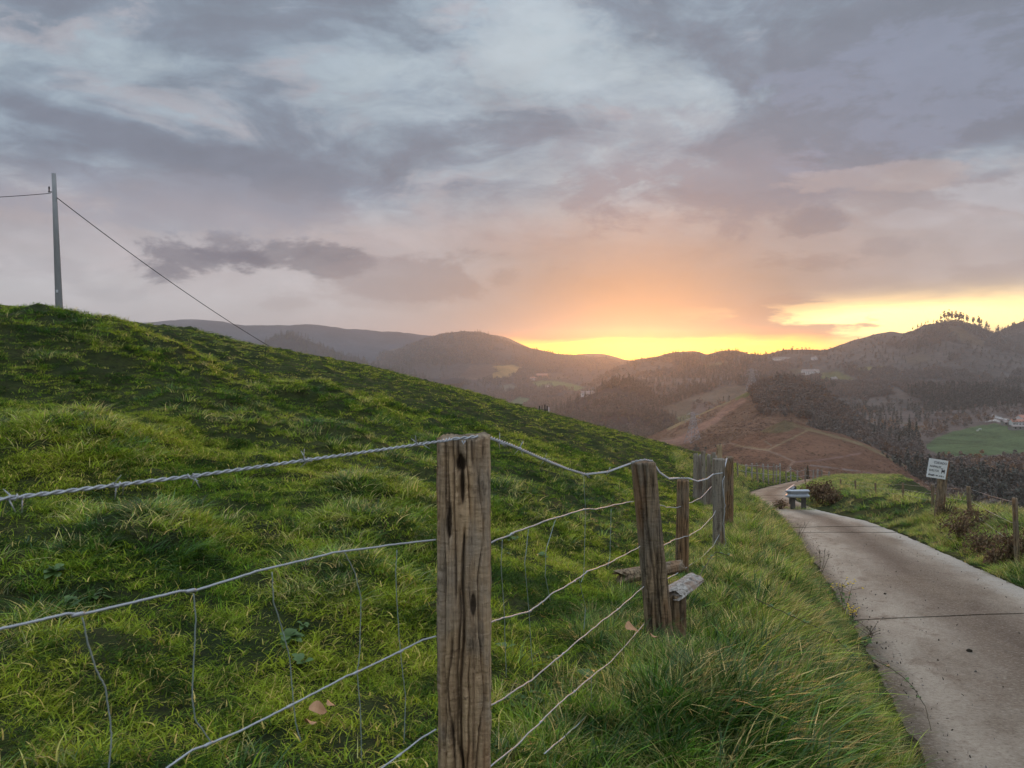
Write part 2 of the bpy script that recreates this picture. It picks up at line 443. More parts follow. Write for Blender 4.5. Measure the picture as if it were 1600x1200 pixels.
def vnoise(x, y, seed=0):
    x = np.asarray(x, float); y = np.asarray(y, float)
    ix, iy = np.floor(x), np.floor(y); fx, fy = x-ix, y-iy
    fx = fx*fx*(3-2*fx); fy = fy*fy*(3-2*fy)
    a, b = _hash(ix, iy, seed), _hash(ix+1, iy, seed); c, d = _hash(ix, iy+1, seed), _hash(ix+1, iy+1, seed)
    return (a*(1-fx)+b*fx)*(1-fy) + (c*(1-fx)+d*fx)*fy


def fbm(x, y, octv=4, seed=0, gain=.5):
    t = 0; a = 1.; s = 0.
    for i in range(octv):
        t = t + a*(vnoise(np.asarray(x)*2**i+17.3*i, np.asarray(y)*2**i-9.1*i, seed+i)-.5); s += a; a *= gain
    return t/s*2       # about -1..1


def sstep(x): x = np.clip(x, 0, 1); return x*x*(3-2*x)


def P(px, py, d): return Vector(((px-800)/FPX*d, d, (HOR-py)/FPX*d))

# ------------------------------------------------------------------ near terrain
XLp = np.array([(-12, -2.8), (0, .85), (4.45, 2.3), (8.6, 3.67), (10.8, 4.33), (14.2, 5.36), (19.85, 7.06), (25, 8.5), (31.6, 10.15), (38, 11.5), (46, 13.5), (53, 16.0), (60, 18.9), (72, 24.1), (87, 30.8), (120, 47), (200, 90)], float)
_dd = np.linspace(-12, 200, 2121); _xx = np.interp(_dd, XLp[:, 0], XLp[:, 1])
_k = np.hanning(41); _k /= _k.sum()
_xs = np.convolve(np.pad(_xx, 20, mode='edge'), _k, 'valid')
_xs[:40] = _xx[:40]; _xs[-40:] = _xx[-40:]
def XL(d): return np.interp(d, _dd, _xs)
ROADW = 2.62
def RW(d): return np.interp(d, [0, 19, 24, 28.2, 31, 36, 45, 60, 90], [2.62, 2.62, 2.45, 1.95, 1.72, 1.95, 2.3, 2.45, 2.5])
def plane(d): return -1.67-.126*np.asarray(d, float)
ms = np.array([-1.4, -.641, -.566, -.417, -.288, -.192, -.08, .048, .16, .224, .288, .35, 1.4])
es = np.array([.195, .0725, .0640, .0420, .0175, .0, -.028, -.0625, -.0915, -.108, -.1275, -.142, -.36])
_mm = np.linspace(-1.4, 1.4, 561); _ee = np.interp(_mm, ms, es)
_k2 = np.hanning(31); _k2 /= _k2.sum(); _es = np.convolve(np.pad(_ee, 15, mode='edge'), _k2, 'valid')
def efun(m): return np.interp(m, _mm, _es)
def dcf(m): return np.interp(m, [-.65, 0, .16, .29, .35], [52, 60, 70, 84, 92])
mounds = []      # (x, d, radius, height)


def lump(X, d):
    return vnoise(X*3.1+.9*vnoise(X*1.3, d*1.3, 15), d*2.6, 13)*.6 + vnoise(X*6.7, d*5.6, 14)*.4


def terrain(X, d, detail=True):
    X = np.asarray(X, float); d = np.asarray(d, float)
    X, d = np.broadcast_arrays(X, d)
    dq = np.maximum(d, .6); m = np.clip(X/dq, -1.4, 1.4)
    dc = dcf(m)
    g = np.where(d < dc, 1.27*(1-d/dc)**2, .006*(d-dc)**2)
    hill = efun(m)*dq - g + np.where(np.abs(X/dq) > 1.4, -.17*(X-m*dq), 0)
    u = X-XL(d)
    pl = plane(d)
    far = np.where(d > 93, .012*(d-93)**2, 0)
    bank = pl + .72*sstep(-u/1.45) + np.where(u < -1.45, (-u-1.45)*.16, 0)
    w = sstep((-u-1.5)/3.0)
    left = bank*(1-w) + hill*w - far*(1-w)
    v = u-RW(d)
    wv = .55+.088*np.clip(d, 0, 120)
    over = np.maximum(v-wv, 0)
    right = pl + .52*sstep(v/2.0) - .62*np.sqrt(over**2+.36) + .62*.6 - far
    z = np.where(u < 0, left, np.where(v > 0, right, pl-.10-far))
    if detail:
        past = sstep((-u-.9)/2)
        sc = np.clip(d/12, .6, 2.2)
        z = z + past*(fbm(X*.75, d*.75, 4, 3)*.09*sc + fbm(X*2.1+d*.4, d*1.5, 3, 11)*.085*np.clip(sc, .6, 1.6))
        z = z + past*(lump(X, d)-.5)*.13*np.clip(d/6, .55, 1.35)*np.clip(1.4-d/75, 0, 1)
        edge = np.where(u < 0, sstep(-u/.5), sstep(v/.4))
        z = z + np.where((u < 0) | (v > 0), edge*(1-past)*(fbm(X*2.1, d*1.6, 4, 5)*.20 - .02), 0)
        for (mx, md, r, h) in mounds:
            z = z + h*np.exp(-((X-mx)**2+((d-md)*.8)**2)/(r*r))
    return z


def hit(px, py, dmin=1.0, dmax=140.):
    ds = np.geomspace(dmin, dmax, 4000); m = (px-800)/FPX; e = (HOR-py)/FPX
    z = terrain(m*ds, ds); ok = np.nonzero(z >= e*ds)[0]
    d = ds[ok[0]] if len(ok) else dmax
    return m*d, d, float(terrain(m*d, d))


_m = []
for (px, py, r, h) in [(505, 640, .9, .38), (80, 575, 2.2, .55), (165, 598, 1.5, .4), (345, 672, .8, .22), (300, 526, 3.0, .35), (270, 545, 2.2, .35), (110, 690, .7, .2), (130, 735, .5, .18),
                       (545, 705, .6, .18), (590, 850, .45, .16), (560, 940, .4, .17), (820, 800, .8, .2), (40, 487, 4, .12), (230, 850, .35, .12), (620, 800, .5, .2), (900, 760, .9, .2)]:
    x, d, z = hit(px, py); _m.append((x, d, r, h))
mounds += _m

M_COLS, D_ROWS = 640, 960
mg = np.linspace(-1.0, 1.0, M_COLS); dg = np.geomspace(.8, 150, D_ROWS)
MG, DG = np.meshgrid(mg, dg)
XG = MG*DG; ZG = terrain(XG, DG)
v = np.stack([XG, DG, ZG], -1).reshape(-1, 3)
ii = np.arange((D_ROWS-1)*M_COLS).reshape(D_ROWS-1, M_COLS)[:, :-1].ravel()
f = np.stack([ii, ii+1, ii+1+M_COLS, ii+M_COLS], -1)
xb, db = np.meshgrid(np.linspace(-14, 14, 60), np.linspace(-12, 9, 50))
zb = terrain(xb, db, False)-.12-.25*sstep((db-.2)/2)*sstep((1.2*db-np.abs(xb))/.8)
vb = np.stack([xb, db, zb], -1).reshape(-1, 3)
ib = np.arange(49*60).reshape(49, 60)[:, :-1].ravel()
fb = np.stack([ib, ib+1, ib+61, ib+60], -1)+len(v)
ground = link('ground', mesh_of('ground', np.concatenate([v, vb]), np.concatenate([f, fb]), M['turf'], smooth=True))
tag(ground, kind='structure')

# ------------------------------------------------------------------ road slabs
road = tag(link('road', None, None, (0, 0, 0)), kind='structure')
joints = [(-10, 0), (2.7, .1), (8.78, .17), (19.95, .1), (21.7, .05), (31.4, -.06), (38, -.2), (45, -.2), (52, -.3), (60, -.35), (70, -.4), (82, -.4), (96, -.4)]
for i in range(len(joints)-1):
    (d0, k0), (d1, k1) = joints[i], joints[i+1]
    n = max(6, min(90, int((d1-d0)*10/max(1, d0/9)))); na = 27
    vv = []; ac = []
    for j in range(n+1):
        t = j/n
        for q in range(na):
            s = q/(na-1)
            d = (d0+.045*max(1, d0/14))*(1-t) + (d1-.045*max(1, d0/14))*t + (k0*(1-t)+k1*t)*(s-.2)*RW(d0*(1-t)+d1*t)
            if t in (0, 1): d += .012*float(fbm(s*9, d0+3*t, 3, 21))
            ed = .05*float(fbm(d*2.3, 4.+(s > .5)*7, 4, 31)) + .035*float(fbm(d*9, 2.+(s > .5)*7, 3, 32))
            xx = float(XL(d)) + float(RW(d))*s + (ed if s in (0, 1) else 0)
            z = float(plane(d)) + .004*math.sin(i*2.1) - .03*(2*s-1)**2*.6 + .012*float(fbm(xx*.9, d*.5, 3, 41))
            vv.append((xx, d, z)); ac.append(s)
    ff = [(j*na+q, j*na+q+1, (j+1)*na+q+1, (j+1)*na+q) for j in range(n) for q in range(na-1)]
    nb = len(vv); rim = [q for q in range(na)] + [j*na+na-1 for j in range(1, n+1)] + [n*na+q for q in range(na-2, -1, -1)] + [j*na for j in range(n-1, 0, -1)]
    vv += [(vv[q][0], vv[q][1], vv[q][2]-.14) for q in rim]; ac += [ac[q] for q in rim]
    ff += [(rim[q], nb+q, nb+(q+1) % len(rim), rim[(q+1) % len(rim)]) for q in range(len(rim))]
    link('slab', mesh_of('slab', vv, ff, M['concrete'] if d0 < 31 else M['concrete_dirty'], {'across': ('FLOAT', ac)}), road)

# ------------------------------------------------------------------ far hills: sheets given by crest lines at true distances
hill_bvh = []
def poly_mask(px, py, poly):
    inside = np.zeros(px.shape, bool); n = len(poly)
    for i in range(n):
        (x0, y0), (x1, y1) = poly[i], poly[(i+1) % n]
        c = ((y0 > py) != (y1 > py)) & (px < (x1-x0)*(py-y0)/((y1-y0) or 1e-9)+x0)
        inside ^= c
    return inside


def line_dist(px, py, pts):
    best = np.full(px.shape, 1e9)
    for (x0, y0), (x1, y1) in zip(pts[:-1], pts[1:]):
        dx, dy = x1-x0, y1-y0
        t = np.clip(((px-x0)*dx+(py-y0)*dy)/(dx*dx+dy*dy+1e-9), 0, 1)
        best = np.minimum(best, np.hypot(px-x0-t*dx, py-y0-t*dy))
    return best


def hill(name, rows, pxr, cols, nrow, relief, base, back, fields=(), tracks=(), seed=1, rel_scale=6.0, var=(.7, .9, .6)):
    """rows: (distance, [(px, y), ...]) front to crest; back: extra rows behind the crest"""
    pxs = np.linspace(pxr[0], pxr[1], cols)
    ds = np.array([r[0] for r in rows]); ys = np.array([np.interp(pxs, [q[0] for q in r[1]], [q[1] for q in r[1]]) for r in rows])
    ks = np.hanning(9); ks /= ks.sum()
    ys = np.array([np.convolve(np.pad(r, 4, mode='edge'), ks, 'valid') for r in ys])
    zs = (HOR-ys)/FPX*ds[:, None]
    tt = np.linspace(0, 1, nrow); dr = ds[0]*(ds[-1]/ds[0])**tt
    Z = np.array([[0.]*cols]*nrow)
    for c in range(cols): Z[:, c] = np.interp(dr, ds, zs[:, c])
    D = np.repeat(dr[:, None], cols, 1); X = (pxs[None, :]-800)/FPX*D
    L = ds[-1]/rel_scale
    n = fbm(X/L, D/L, 5, seed, .55)
    ridge = 1-np.abs(fbm(X/L*1.3+5, D/L*.8, 4, seed+40))*2
    env = np.sin(np.clip(tt, 0, 1)*math.pi)**.7
    Z = Z + (n*.6+ridge*.4)*relief*env[:, None] + fbm(X/L*7, D/L*7, 4, seed+9)*relief*.11
    # rows behind the crest
    Db = []; Zb = []
    for q in (1.03, 1.08, 1.2):
        Db.append(np.full(cols, ds[-1]*q)); Zb.append(Z[-1]-(q-1)*ds[-1]*back)
    D = np.vstack([D, Db]); Z = np.vstack([Z, Zb]); X = (pxs[None, :]-800)/FPX*D
    nr = D.shape[0]
    PX = np.repeat(pxs[None, :], nr, 0); PY = HOR-Z/D*FPX
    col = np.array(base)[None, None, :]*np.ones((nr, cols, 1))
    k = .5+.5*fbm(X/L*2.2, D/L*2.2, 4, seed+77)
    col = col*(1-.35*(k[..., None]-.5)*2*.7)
    cover = np.ones((nr, cols))
    for poly, c in fields:
        mk = poly_mask(PX+fbm(PX*.1, PY*.1, 2, 5)*2.5, PY+fbm(PX*.1, PY*.1, 2, 6)*1.2, poly)
        col[mk] = np.array(c)*(1+.25*fbm(X[mk]/L*9, D[mk]/L*9, 3, 4))[:, None]; cover[mk] = 0
    for pts, wpx, c in tracks:
        dd = line_dist(PX, PY, pts)+fbm(PX*.15, PY*.15, 2, 8)*1.0; w = np.clip((wpx-dd)/max(.6, wpx*.5)+.3, 0, 1)[..., None]
        col = col*(1-w)+np.array(c)*w; cover[dd < wpx+1.5] = 0
    v = np.stack([X, D, Z], -1).reshape(-1, 3)
    ii = np.arange((nr-1)*cols).reshape(nr-1, cols)[:, :-1].ravel()
    f = np.stack([ii, ii+1, ii+1+cols, ii+cols], -1)
    rgba = np.concatenate([col, np.ones((nr, cols, 1))], -1)
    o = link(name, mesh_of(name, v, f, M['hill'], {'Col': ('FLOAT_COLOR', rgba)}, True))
    tag(o, kind='structure')
    hill_bvh.append(o)
    return dict(X=X, D=D, Z=Z, PX=PX, PY=PY, cover=cover, nr=nr, cols=cols, front=nrow)


WOOD = (.12, .10, .085)
HEATH = (.195, .104, .066)
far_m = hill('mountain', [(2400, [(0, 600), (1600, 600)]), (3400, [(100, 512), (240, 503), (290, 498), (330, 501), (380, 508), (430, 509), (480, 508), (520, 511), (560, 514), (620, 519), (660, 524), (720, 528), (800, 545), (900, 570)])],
             (60, 900), 170, 50, 60, (.062, .075, .095), .3, seed=3, rel_scale=7)  # bluish base: distance haze put into the colour
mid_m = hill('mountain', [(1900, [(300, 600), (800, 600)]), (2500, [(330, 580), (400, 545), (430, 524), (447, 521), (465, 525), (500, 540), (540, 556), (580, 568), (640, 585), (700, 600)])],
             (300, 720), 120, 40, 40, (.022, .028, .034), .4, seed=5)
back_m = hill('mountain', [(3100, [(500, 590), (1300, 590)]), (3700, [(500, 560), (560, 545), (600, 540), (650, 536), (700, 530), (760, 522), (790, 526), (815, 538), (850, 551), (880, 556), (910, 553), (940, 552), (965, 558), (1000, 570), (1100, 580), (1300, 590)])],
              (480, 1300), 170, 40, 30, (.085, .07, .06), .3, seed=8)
right_m = hill('mountain', [(2000, [(1450, 570), (1800, 560)]), (2350, [(1450, 540), (1520, 530), (1556, 519), (1580, 509), (1600, 501), (1650, 490), (1720, 482), (1800, 480)])],
               (1440, 1800), 100, 40, 30, WOOD, .3, seed=12)
main_h = hill('hill', [(1500, [(400, 690), (700, 690), (800, 668), (900, 652), (1000, 640), (1100, 640)]), (2000, [(400, 640), (640, 630), (800, 625), (900, 615), (1000, 610), (1100, 610)]),
                       (3000, [(480, 590), (540, 573), (580, 556), (620, 543), (650, 532), (690, 521), (725, 517), (750, 519), (775, 527), (800, 537), (830, 545), (870, 551), (900, 554), (940, 558), (985, 563), (1040, 570), (1100, 575)])],
              (470, 1100), 330, 130, 50, (.062, .056, .054), .3,
              fields=[([(755, 576), (775, 571), (800, 571), (816, 574), (806, 584), (790, 591), (772, 592), (768, 586), (780, 580), (758, 580)], (.36, .22, .085)),  # first patch: sunlight on golden woods put into the colour
                      ([(735, 572), (760, 570), (775, 575), (770, 590), (735, 594), (715, 590)], (.13, .085, .065)),
                      ([(828, 597), (860, 595), (890, 599), (915, 606), (900, 611), (870, 607), (845, 606)], (.12, .16, .06)),
                      ([(798, 627), (812, 621), (830, 623), (825, 632), (800, 640), (790, 636)], (.10, .17, .09)), ([(780, 602), (800, 600), (808, 605), (790, 612)], (.13, .13, .10)),
                      ([(840, 585), (870, 583), (890, 590), (860, 594)], (.12, .09, .07)), ([(590, 545), (620, 541), (640, 545), (610, 552)], (.12, .10, .09))],
              seed=15, rel_scale=5)
right_h = hill('hill', [(900, [(870, 730), (900, 715), (1100, 680), (1250, 660), (1400, 650), (1600, 640), (1800, 640)]), (1300, [(870, 680), (900, 652), (940, 628), (1000, 612), (1100, 610), (1200, 606), (1300, 604), (1400, 612), (1500, 606), (1600, 600), (1800, 590)]),
                        (2000, [(870, 640), (900, 612), (940, 588), (970, 571), (990, 563), (1020, 558), (1050, 552), (1090, 549), (1104, 555), (1125, 549), (1145, 547), (1165, 551), (1190, 554), (1205, 552), (1230, 547), (1262, 546), (1290, 548), (1320, 538), (1345, 529), (1370, 523),
                                (1395, 519), (1412, 523), (1425, 519), (1445, 507), (1470, 503), (1490, 501), (1510, 504), (1530, 511), (1545, 518), (1560, 525), (1600, 545), (1800, 560)])],
               (870, 1800), 420, 170, 46, WOOD, .35,
               fields=[([(1010, 650), (1060, 628), (1140, 603), (1180, 606), (1160, 640), (1100, 672), (1000, 715), (930, 705)], (.125, .098, .068)), ([(985, 690), (1050, 655), (1110, 632), (1110, 640), (1060, 664), (1000, 700)], (.15, .15, .07)), ([(1285, 583), (1310, 580), (1330, 590), (1345, 597), (1310, 600), (1280, 595)], (.13, .13, .055)), ([(1225, 577), (1255, 577), (1285, 582), (1262, 588), (1235, 586)], (.10, .09, .06)),
                       ([(1330, 578), (1350, 573), (1385, 571), (1380, 575), (1345, 580)], (.20, .17, .07)), ([(1095, 570), (1130, 566), (1145, 570), (1105, 576)], (.13, .12, .06)),
                       ([(1470, 510), (1500, 512), (1520, 524), (1545, 540), (1530, 542), (1490, 525)], (.13, .095, .06)), ([(1410, 560), (1440, 553), (1455, 560), (1430, 572)], (.11, .085, .06)),
                       ([(1380, 600), (1400, 605), (1440, 635), (1420, 632), (1390, 612)], (.14, .11, .09))],
               tracks=[([(1205, 561), (1235, 559)], 1.0, (.4, .38, .34)), ([(1300, 597), (1335, 594)], .8, (.3, .24, .15))], seed=22, rel_scale=5)
spur_h = hill('hill', [(800, [(820, 740), (900, 715), (1000, 705), (1100, 720), (1300, 790)]), (1150, [(820, 680), (850, 658), (868, 648), (910, 622), (945, 603), (965, 596), (985, 597), (1010, 612), (1050, 640), (1100, 675), (1200, 720), (1300, 760)])],
               (810, 1300), 200, 90, 16, (.040, .034, .032), .5, seed=27)
valley = hill('valley', [(210, [(1100, 850), (1300, 850), (1600, 880), (1900, 900)]), (300, [(1100, 770), (1300, 775), (1450, 790), (1600, 795), (1900, 810)]), (450, [(1100, 730), (1300, 722), (1450, 728), (1600, 735), (1900, 750)]),
                         (600, [(1100, 690), (1300, 690), (1450, 695), (1600, 692), (1900, 700)]), (700, [(1100, 660), (1300, 672), (1450, 675), (1600, 660), (1900, 655)]), (950, [(1100, 630), (1300, 640), (1400, 640), (1500, 636), (1600, 625), (1900, 610)])],
              (1080, 1900), 330, 170, 6, (.16, .12, .10), .3,
              fields=[([(1447, 697), (1460, 685), (1490, 674), (1520, 667), (1555, 661), (1600, 668), (1700, 676), (1700, 705), (1600, 708), (1540, 712), (1490, 714), (1465, 709), (1450, 702)], (.115, .16, .07))],
              tracks=[([(1540, 659), (1555, 656), (1568, 661), (1580, 660)], 1.1, (.55, .5, .45)), ([(1552, 649), (1562, 653), (1574, 656), (1582, 659)], 1.3, (.55, .52, .48)),
                      ([(1385, 656), (1420, 662), (1440, 672)], 1.6, (.12, .10, .06))], seed=33, rel_scale=6)
knoll_h = hill('hill', [(400, [(940, 790), (1100, 760), (1300, 730), (1500, 800)]), (470, [(940, 740), (1000, 715), (1082, 700), (1142, 680), (1200, 655), (1260, 655), (1330, 680), (1400, 720), (1500, 790)]),
                        (600, [(940, 715), (970, 703), (1000, 690), (1052, 664), (1100, 643), (1139, 626), (1169, 611), (1191, 600), (1215, 594), (1240, 595), (1270, 606), (1300, 625), (1330, 650), (1400, 700), (1500, 770)])],
               (930, 1500), 320, 170, 9, (.18, .106, .068), .5,
               fields=[([(1152, 617), (1168, 610), (1174, 614), (1160, 625), (1150, 626)], (.15, .17, .06))],
               tracks=[([(1022, 700), (1050, 692), (1072, 683), (1095, 668), (1120, 655), (1130, 644), (1160, 626)], 5.5, (.30, .165, .115)), ([(1045, 670), (1090, 648), (1140, 626)], 2.2, (.24, .19, .10)),
                       ([(1000, 696), (1040, 690), (1075, 690)], 3.5, (.26, .15, .11))], seed=44)
heath_h = hill('hill', [(150, [(1000, 880), (1200, 850), (1300, 850), (1450, 880), (1560, 900)]), (240, [(1000, 770), (1150, 760), (1300, 758), (1380, 775), (1450, 800), (1560, 840)]), (310, [(1000, 745), (1100, 724), (1200, 706), (1300, 706), (1380, 728), (1450, 765), (1560, 810)]),
                        (380, [(990, 745), (1040, 722), (1082, 709), (1142, 691), (1187, 673), (1210, 662), (1225, 656), (1244, 660), (1281, 671), (1320, 680), (1350, 692), (1385, 708), (1412, 725), (1450, 747), (1500, 780), (1560, 810)])],
               (985, 1560), 460, 260, 7.0, HEATH, .5,
               fields=[([(1185, 674), (1225, 656), (1250, 664), (1240, 672), (1210, 678)], (.17, .13, .07))],
               tracks=[([(1082, 709), (1110, 700), (1138, 692), (1170, 700), (1200, 704), (1222, 713), (1241, 721)], 1.3, (.27, .185, .135)), ([(1150, 696), (1200, 703), (1235, 686), (1262, 672)], 1.3, (.27, .19, .11)), ([(1186, 683), (1205, 696)], 1, (.22, .17, .12)),
                       ([(1238, 722), (1280, 719), (1320, 713), (1345, 708)], 1.5, (.25, .15, .115)), ([(1228, 740), (1234, 728), (1240, 722)], 2.2, (.30, .19, .13)),
                       ([(1265, 727), (1310, 732), (1360, 739), (1400, 748)], 1.0, (.24, .18, .15)), ([(1240, 664), (1290, 678), (1340, 692), (1380, 710), (1412, 727)], 2.2, (.22, .16, .09))], seed=55)

# valley floor far below closes the gaps between the hills
vf = MB(); vf.add([(-4400, 120, -330), (4400, 120, -330), (4400, 4600, -330), (-4400, 4600, -330)], [(0, 1, 2, 3)])
o = link('valley_floor', mesh_of('valley_floor', vf.v, vf.f, M['hill'], {'Col': ('FLOAT_COLOR', [(.06, .06, .05, 1)]*4)})); tag(o, kind='structure')

bpy.context.view_layer.update()
from mathutils.bvhtree import BVHTree
_bv = []
for o in hill_bvh:
    me = o.data
    _bv.append((o, BVHTree.FromPolygons([q.co for q in me.vertices], [tuple(p.vertices) for p in me.polygons])))
def far_hit(px, py, only=None):
    d = Vector(((px-800)/FPX, 1, (HOR-py)/FPX)).normalized(); best = None
    for o, b in _bv:
        if only and o.name.split('.')[0] != only: continue
        h = b.ray_cast(Vector((0, 0, 0)), d)
        if h[0] is not None and (best is None or h[3] < best[1]): best = (h[0], h[3])
    return best[0] if best else None

# ------------------------------------------------------------------ haze
hz = MB(); hz.box((0, 2150, -75), (9000, 5100, 552))
hm = bpy.data.materials.new('haze_air'); hm.use_nodes = True; hm.node_tree.nodes.clear(); g = G(hm.node_tree)
pv = g.node('ShaderNodeVolumePrincipled'); pv.inputs['Density'].default_value = HAZE_DENSITY; pv.inputs['Color'].default_value = (.86, .88, .93, 1); pv.inputs['Anisotropy'].default_value = .84
pv.inputs['Density'].default_value = HAZE_DENSITY*.24; pv.inputs['Anisotropy'].default_value = .86
pw = g.node('ShaderNodeVolumePrincipled'); pw.inputs['Density'].default_value = HAZE_DENSITY*.76; pw.inputs['Color'].default_value = (.97, .92, .87, 1); pw.inputs['Anisotropy'].default_value = .25
ad = g.node('ShaderNodeAddShader'); g.nt.links.new(pv.outputs[0], ad.inputs[0]); g.nt.links.new(pw.outputs[0], ad.inputs[1])
g.nt.links.new(ad.outputs[0], g.node('ShaderNodeOutputMaterial').inputs['Volume'])
tag(link('haze', mesh_of('haze', hz.v, hz.f, hm)), kind='stuff')

# ------------------------------------------------------------------ instancing of ground cover
def instancer(name, pts, rot, scl, idx, tint, protos):
    col = bpy.data.collections.new(name+'_kinds')
    for i, me in enumerate(protos):
        col.objects.link(bpy.data.objects.new('%s_kind_%02d' % (name, i), me))
    me = bpy.data.meshes.new(name); me.vertices.add(len(pts)); me.vertices.foreach_set('co', np.asarray(pts, np.float32).ravel())
    for nme, kind, key, vals in (('rot', 'FLOAT_VECTOR', 'vector', rot), ('scl', 'FLOAT', 'value', scl), ('idx', 'INT', 'value', idx), ('tint', 'FLOAT', 'value', tint)):
        at = me.attributes.new(nme, kind, 'POINT'); at.data.foreach_set(key, np.asarray(vals, np.int32 if kind == 'INT' else np.float32).ravel())
    o = link(name, me)
    ng = bpy.data.node_groups.new(name, 'GeometryNodeTree')
    ng.interface.new_socket('Geometry', in_out='INPUT', socket_type='NodeSocketGeometry'); ng.interface.new_socket('Geometry', in_out='OUTPUT', socket_type='NodeSocketGeometry')
    N = ng.nodes; gi = N.new('NodeGroupInput'); go = N.new('NodeGroupOutput'); ip = N.new('GeometryNodeInstanceOnPoints')
    ci = N.new('GeometryNodeCollectionInfo'); ci.inputs['Collection'].default_value = col; ci.inputs['Separate Children'].default_value = True; ci.inputs['Reset Children'].default_value = True
    def na(nm, t):
        n = N.new('GeometryNodeInputNamedAttribute'); n.data_type = t; n.inputs['Name'].default_value = nm; return n.outputs['Attribute']
    e2r = N.new('FunctionNodeEulerToRotation'); L = ng.links
    L.new(na('rot', 'FLOAT_VECTOR'), e2r.inputs[0]); L.new(e2r.outputs[0], ip.inputs['Rotation'])
    L.new(na('scl', 'FLOAT'), ip.inputs['Scale']); L.new(na('idx', 'INT'), ip.inputs['Instance Index'])
    ip.inputs['Pick Instance'].default_value = True
    L.new(gi.outputs[0], ip.inputs['Points']); L.new(ci.outputs[0], ip.inputs['Instance']); L.new(ip.outputs[0], go.inputs[0])
    md = o.modifiers.new('scatter', 'NODES'); md.node_group = ng
    return o


def clump(n, rad, h0, h1, width, bend, segs, seed, m, lean=(0, 0), radial=False):
    r = np.random.default_rng(seed); V_ = []; F_ = []; va = []
    for b in range(n):
        a = r.uniform(0, 2*math.pi); rr = rad*math.sqrt(r.uniform()); x, y = rr*math.cos(a), rr*math.sin(a)
        h = r.uniform(h0, h1); w = width*r.uniform(.6, 1.3)
        da = a+r.normal(0, .55) if radial else r.uniform(0, 2*math.pi); bd = bend*r.uniform(.3, 1.3)
        dx, dy = math.cos(da)*bd+lean[0], math.sin(da)*bd+lean[1]
        sa = r.uniform(0, 2*math.pi); sx, sy = math.cos(sa)*w/2, math.sin(sa)*w/2
        val = r.uniform(); k = len(V_)
        for s in range(segs+1):
            t = s/segs; q = t*t; ww = (1-t**2.2)
            dr = math.hypot(dx, dy)
            cx, cy = x+dx*h*q*.9+dx*h*t*.25, y+dy*h*q*.9+dy*h*t*.25; cz = h*(t-.42*min(dr, 1.5)*q) - .02
            if s == segs: V_.append((cx, cy, cz)); va.append(val)
            else: V_ += [(cx-sx*ww, cy-sy*ww, cz), (cx+sx*ww, cy+sy*ww, cz)]; va += [val]*2
        for s in range(segs-1): F_.append((k+2*s, k+2*s+1, k+2*s+3, k+2*s+2))
        F_.append((k+2*segs-2, k+2*segs-1, k+2*segs))
    return mesh_of('clump', V_, F_, m, {'var': ('FLOAT', va)})


def scatter(n, d0, d1, m0, m1, cond, dens=None, seed=0, power=1.0):
    r = np.random.default_rng(seed)
    d = np.sqrt(r.uniform(d0*d0, d1*d1, n)) if power == 1 else r.uniform(d0**(2-power), d1**(2-power), n)**(1/(2-power))
    m = r.uniform(m0, m1, n); x = m*d; u = x-XL(d)
    ok = cond(x, d, u)
    if dens is not None: ok &= r.uniform(size=n) < dens(x, d)
    return x[ok], d[ok], r


def put_grass(name, sets, protos):
    X, D, SC, LX, LY = [np.concatenate([np.broadcast_to(s[i], s[0].shape) for s in sets]) for i in range(5)]
    n = len(X); r = np.random.default_rng(len(X))
    z = terrain(X, D)
    rot = np.stack([LX+r.normal(0, .12, n), LY+r.normal(0, .12, n), r.normal(0, 1.7, n) if name.startswith('bank') else r.uniform(0, 6.28, n)], -1)
    sc = SC*r.uniform(.65, 1.35, n)
    tint = np.clip(.5+.4*fbm(X*.8, D*.8, 3, 91)+r.normal(0, .2, n), 0, 1)
    o = instancer(name, np.stack([X, D, z], -1), rot, sc, r.integers(0, len(protos), n), tint, protos)
    return tag(o, kind='stuff')


# pasture
short = [clump(90, .11, .010, .042, .0044, 1.5, 3, 100+i, M['grass']) for i in range(5)] + [clump(60, .08, .025, .065, .0046, 1.4, 3, 120+i, M['grass']) for i in range(3)]
coarse = [clump(90, .13, .004, .026, .0070, 1.4, 2, 140+i, M['grass']) for i in range(5)]
pcond = lambda x, d, u: u < -1.25
dn = lambda x, d: np.clip(.80+.9*fbm(x*4.5, d*3.5, 3, 61)-np.clip((lump(x, d+.06)-lump(x, d-.06))*4.0, -.2, .6), .10, 1)
sets = []
x, d, r = scatter(24000, 1.2, 7.5, -.80, .22, pcond, dn, 1); sets.append((x, d, np.full(len(x), 1.0), 0, 0))
x, d, r = scatter(22000, 7.5, 17, -.78, .30, pcond, dn, 2); sets.append((x, d, 1.0+(d-7.5)*.09, 0, 0))
put_grass('pasture_grass', sets, short)
sets = []
x, d, r = scatter(36000, 15, 48, -.78, .34, pcond, dn, 3); sets.append((x, d, 1.3+(d-15)*.05, 0, 0))
x, d, r = scatter(14000, 45, 98, -.75, .40, pcond, dn, 4); sets.append((x, d, 2.8+(d-45)*.02, 0, 0))
put_grass('hillside_grass', sets, coarse)

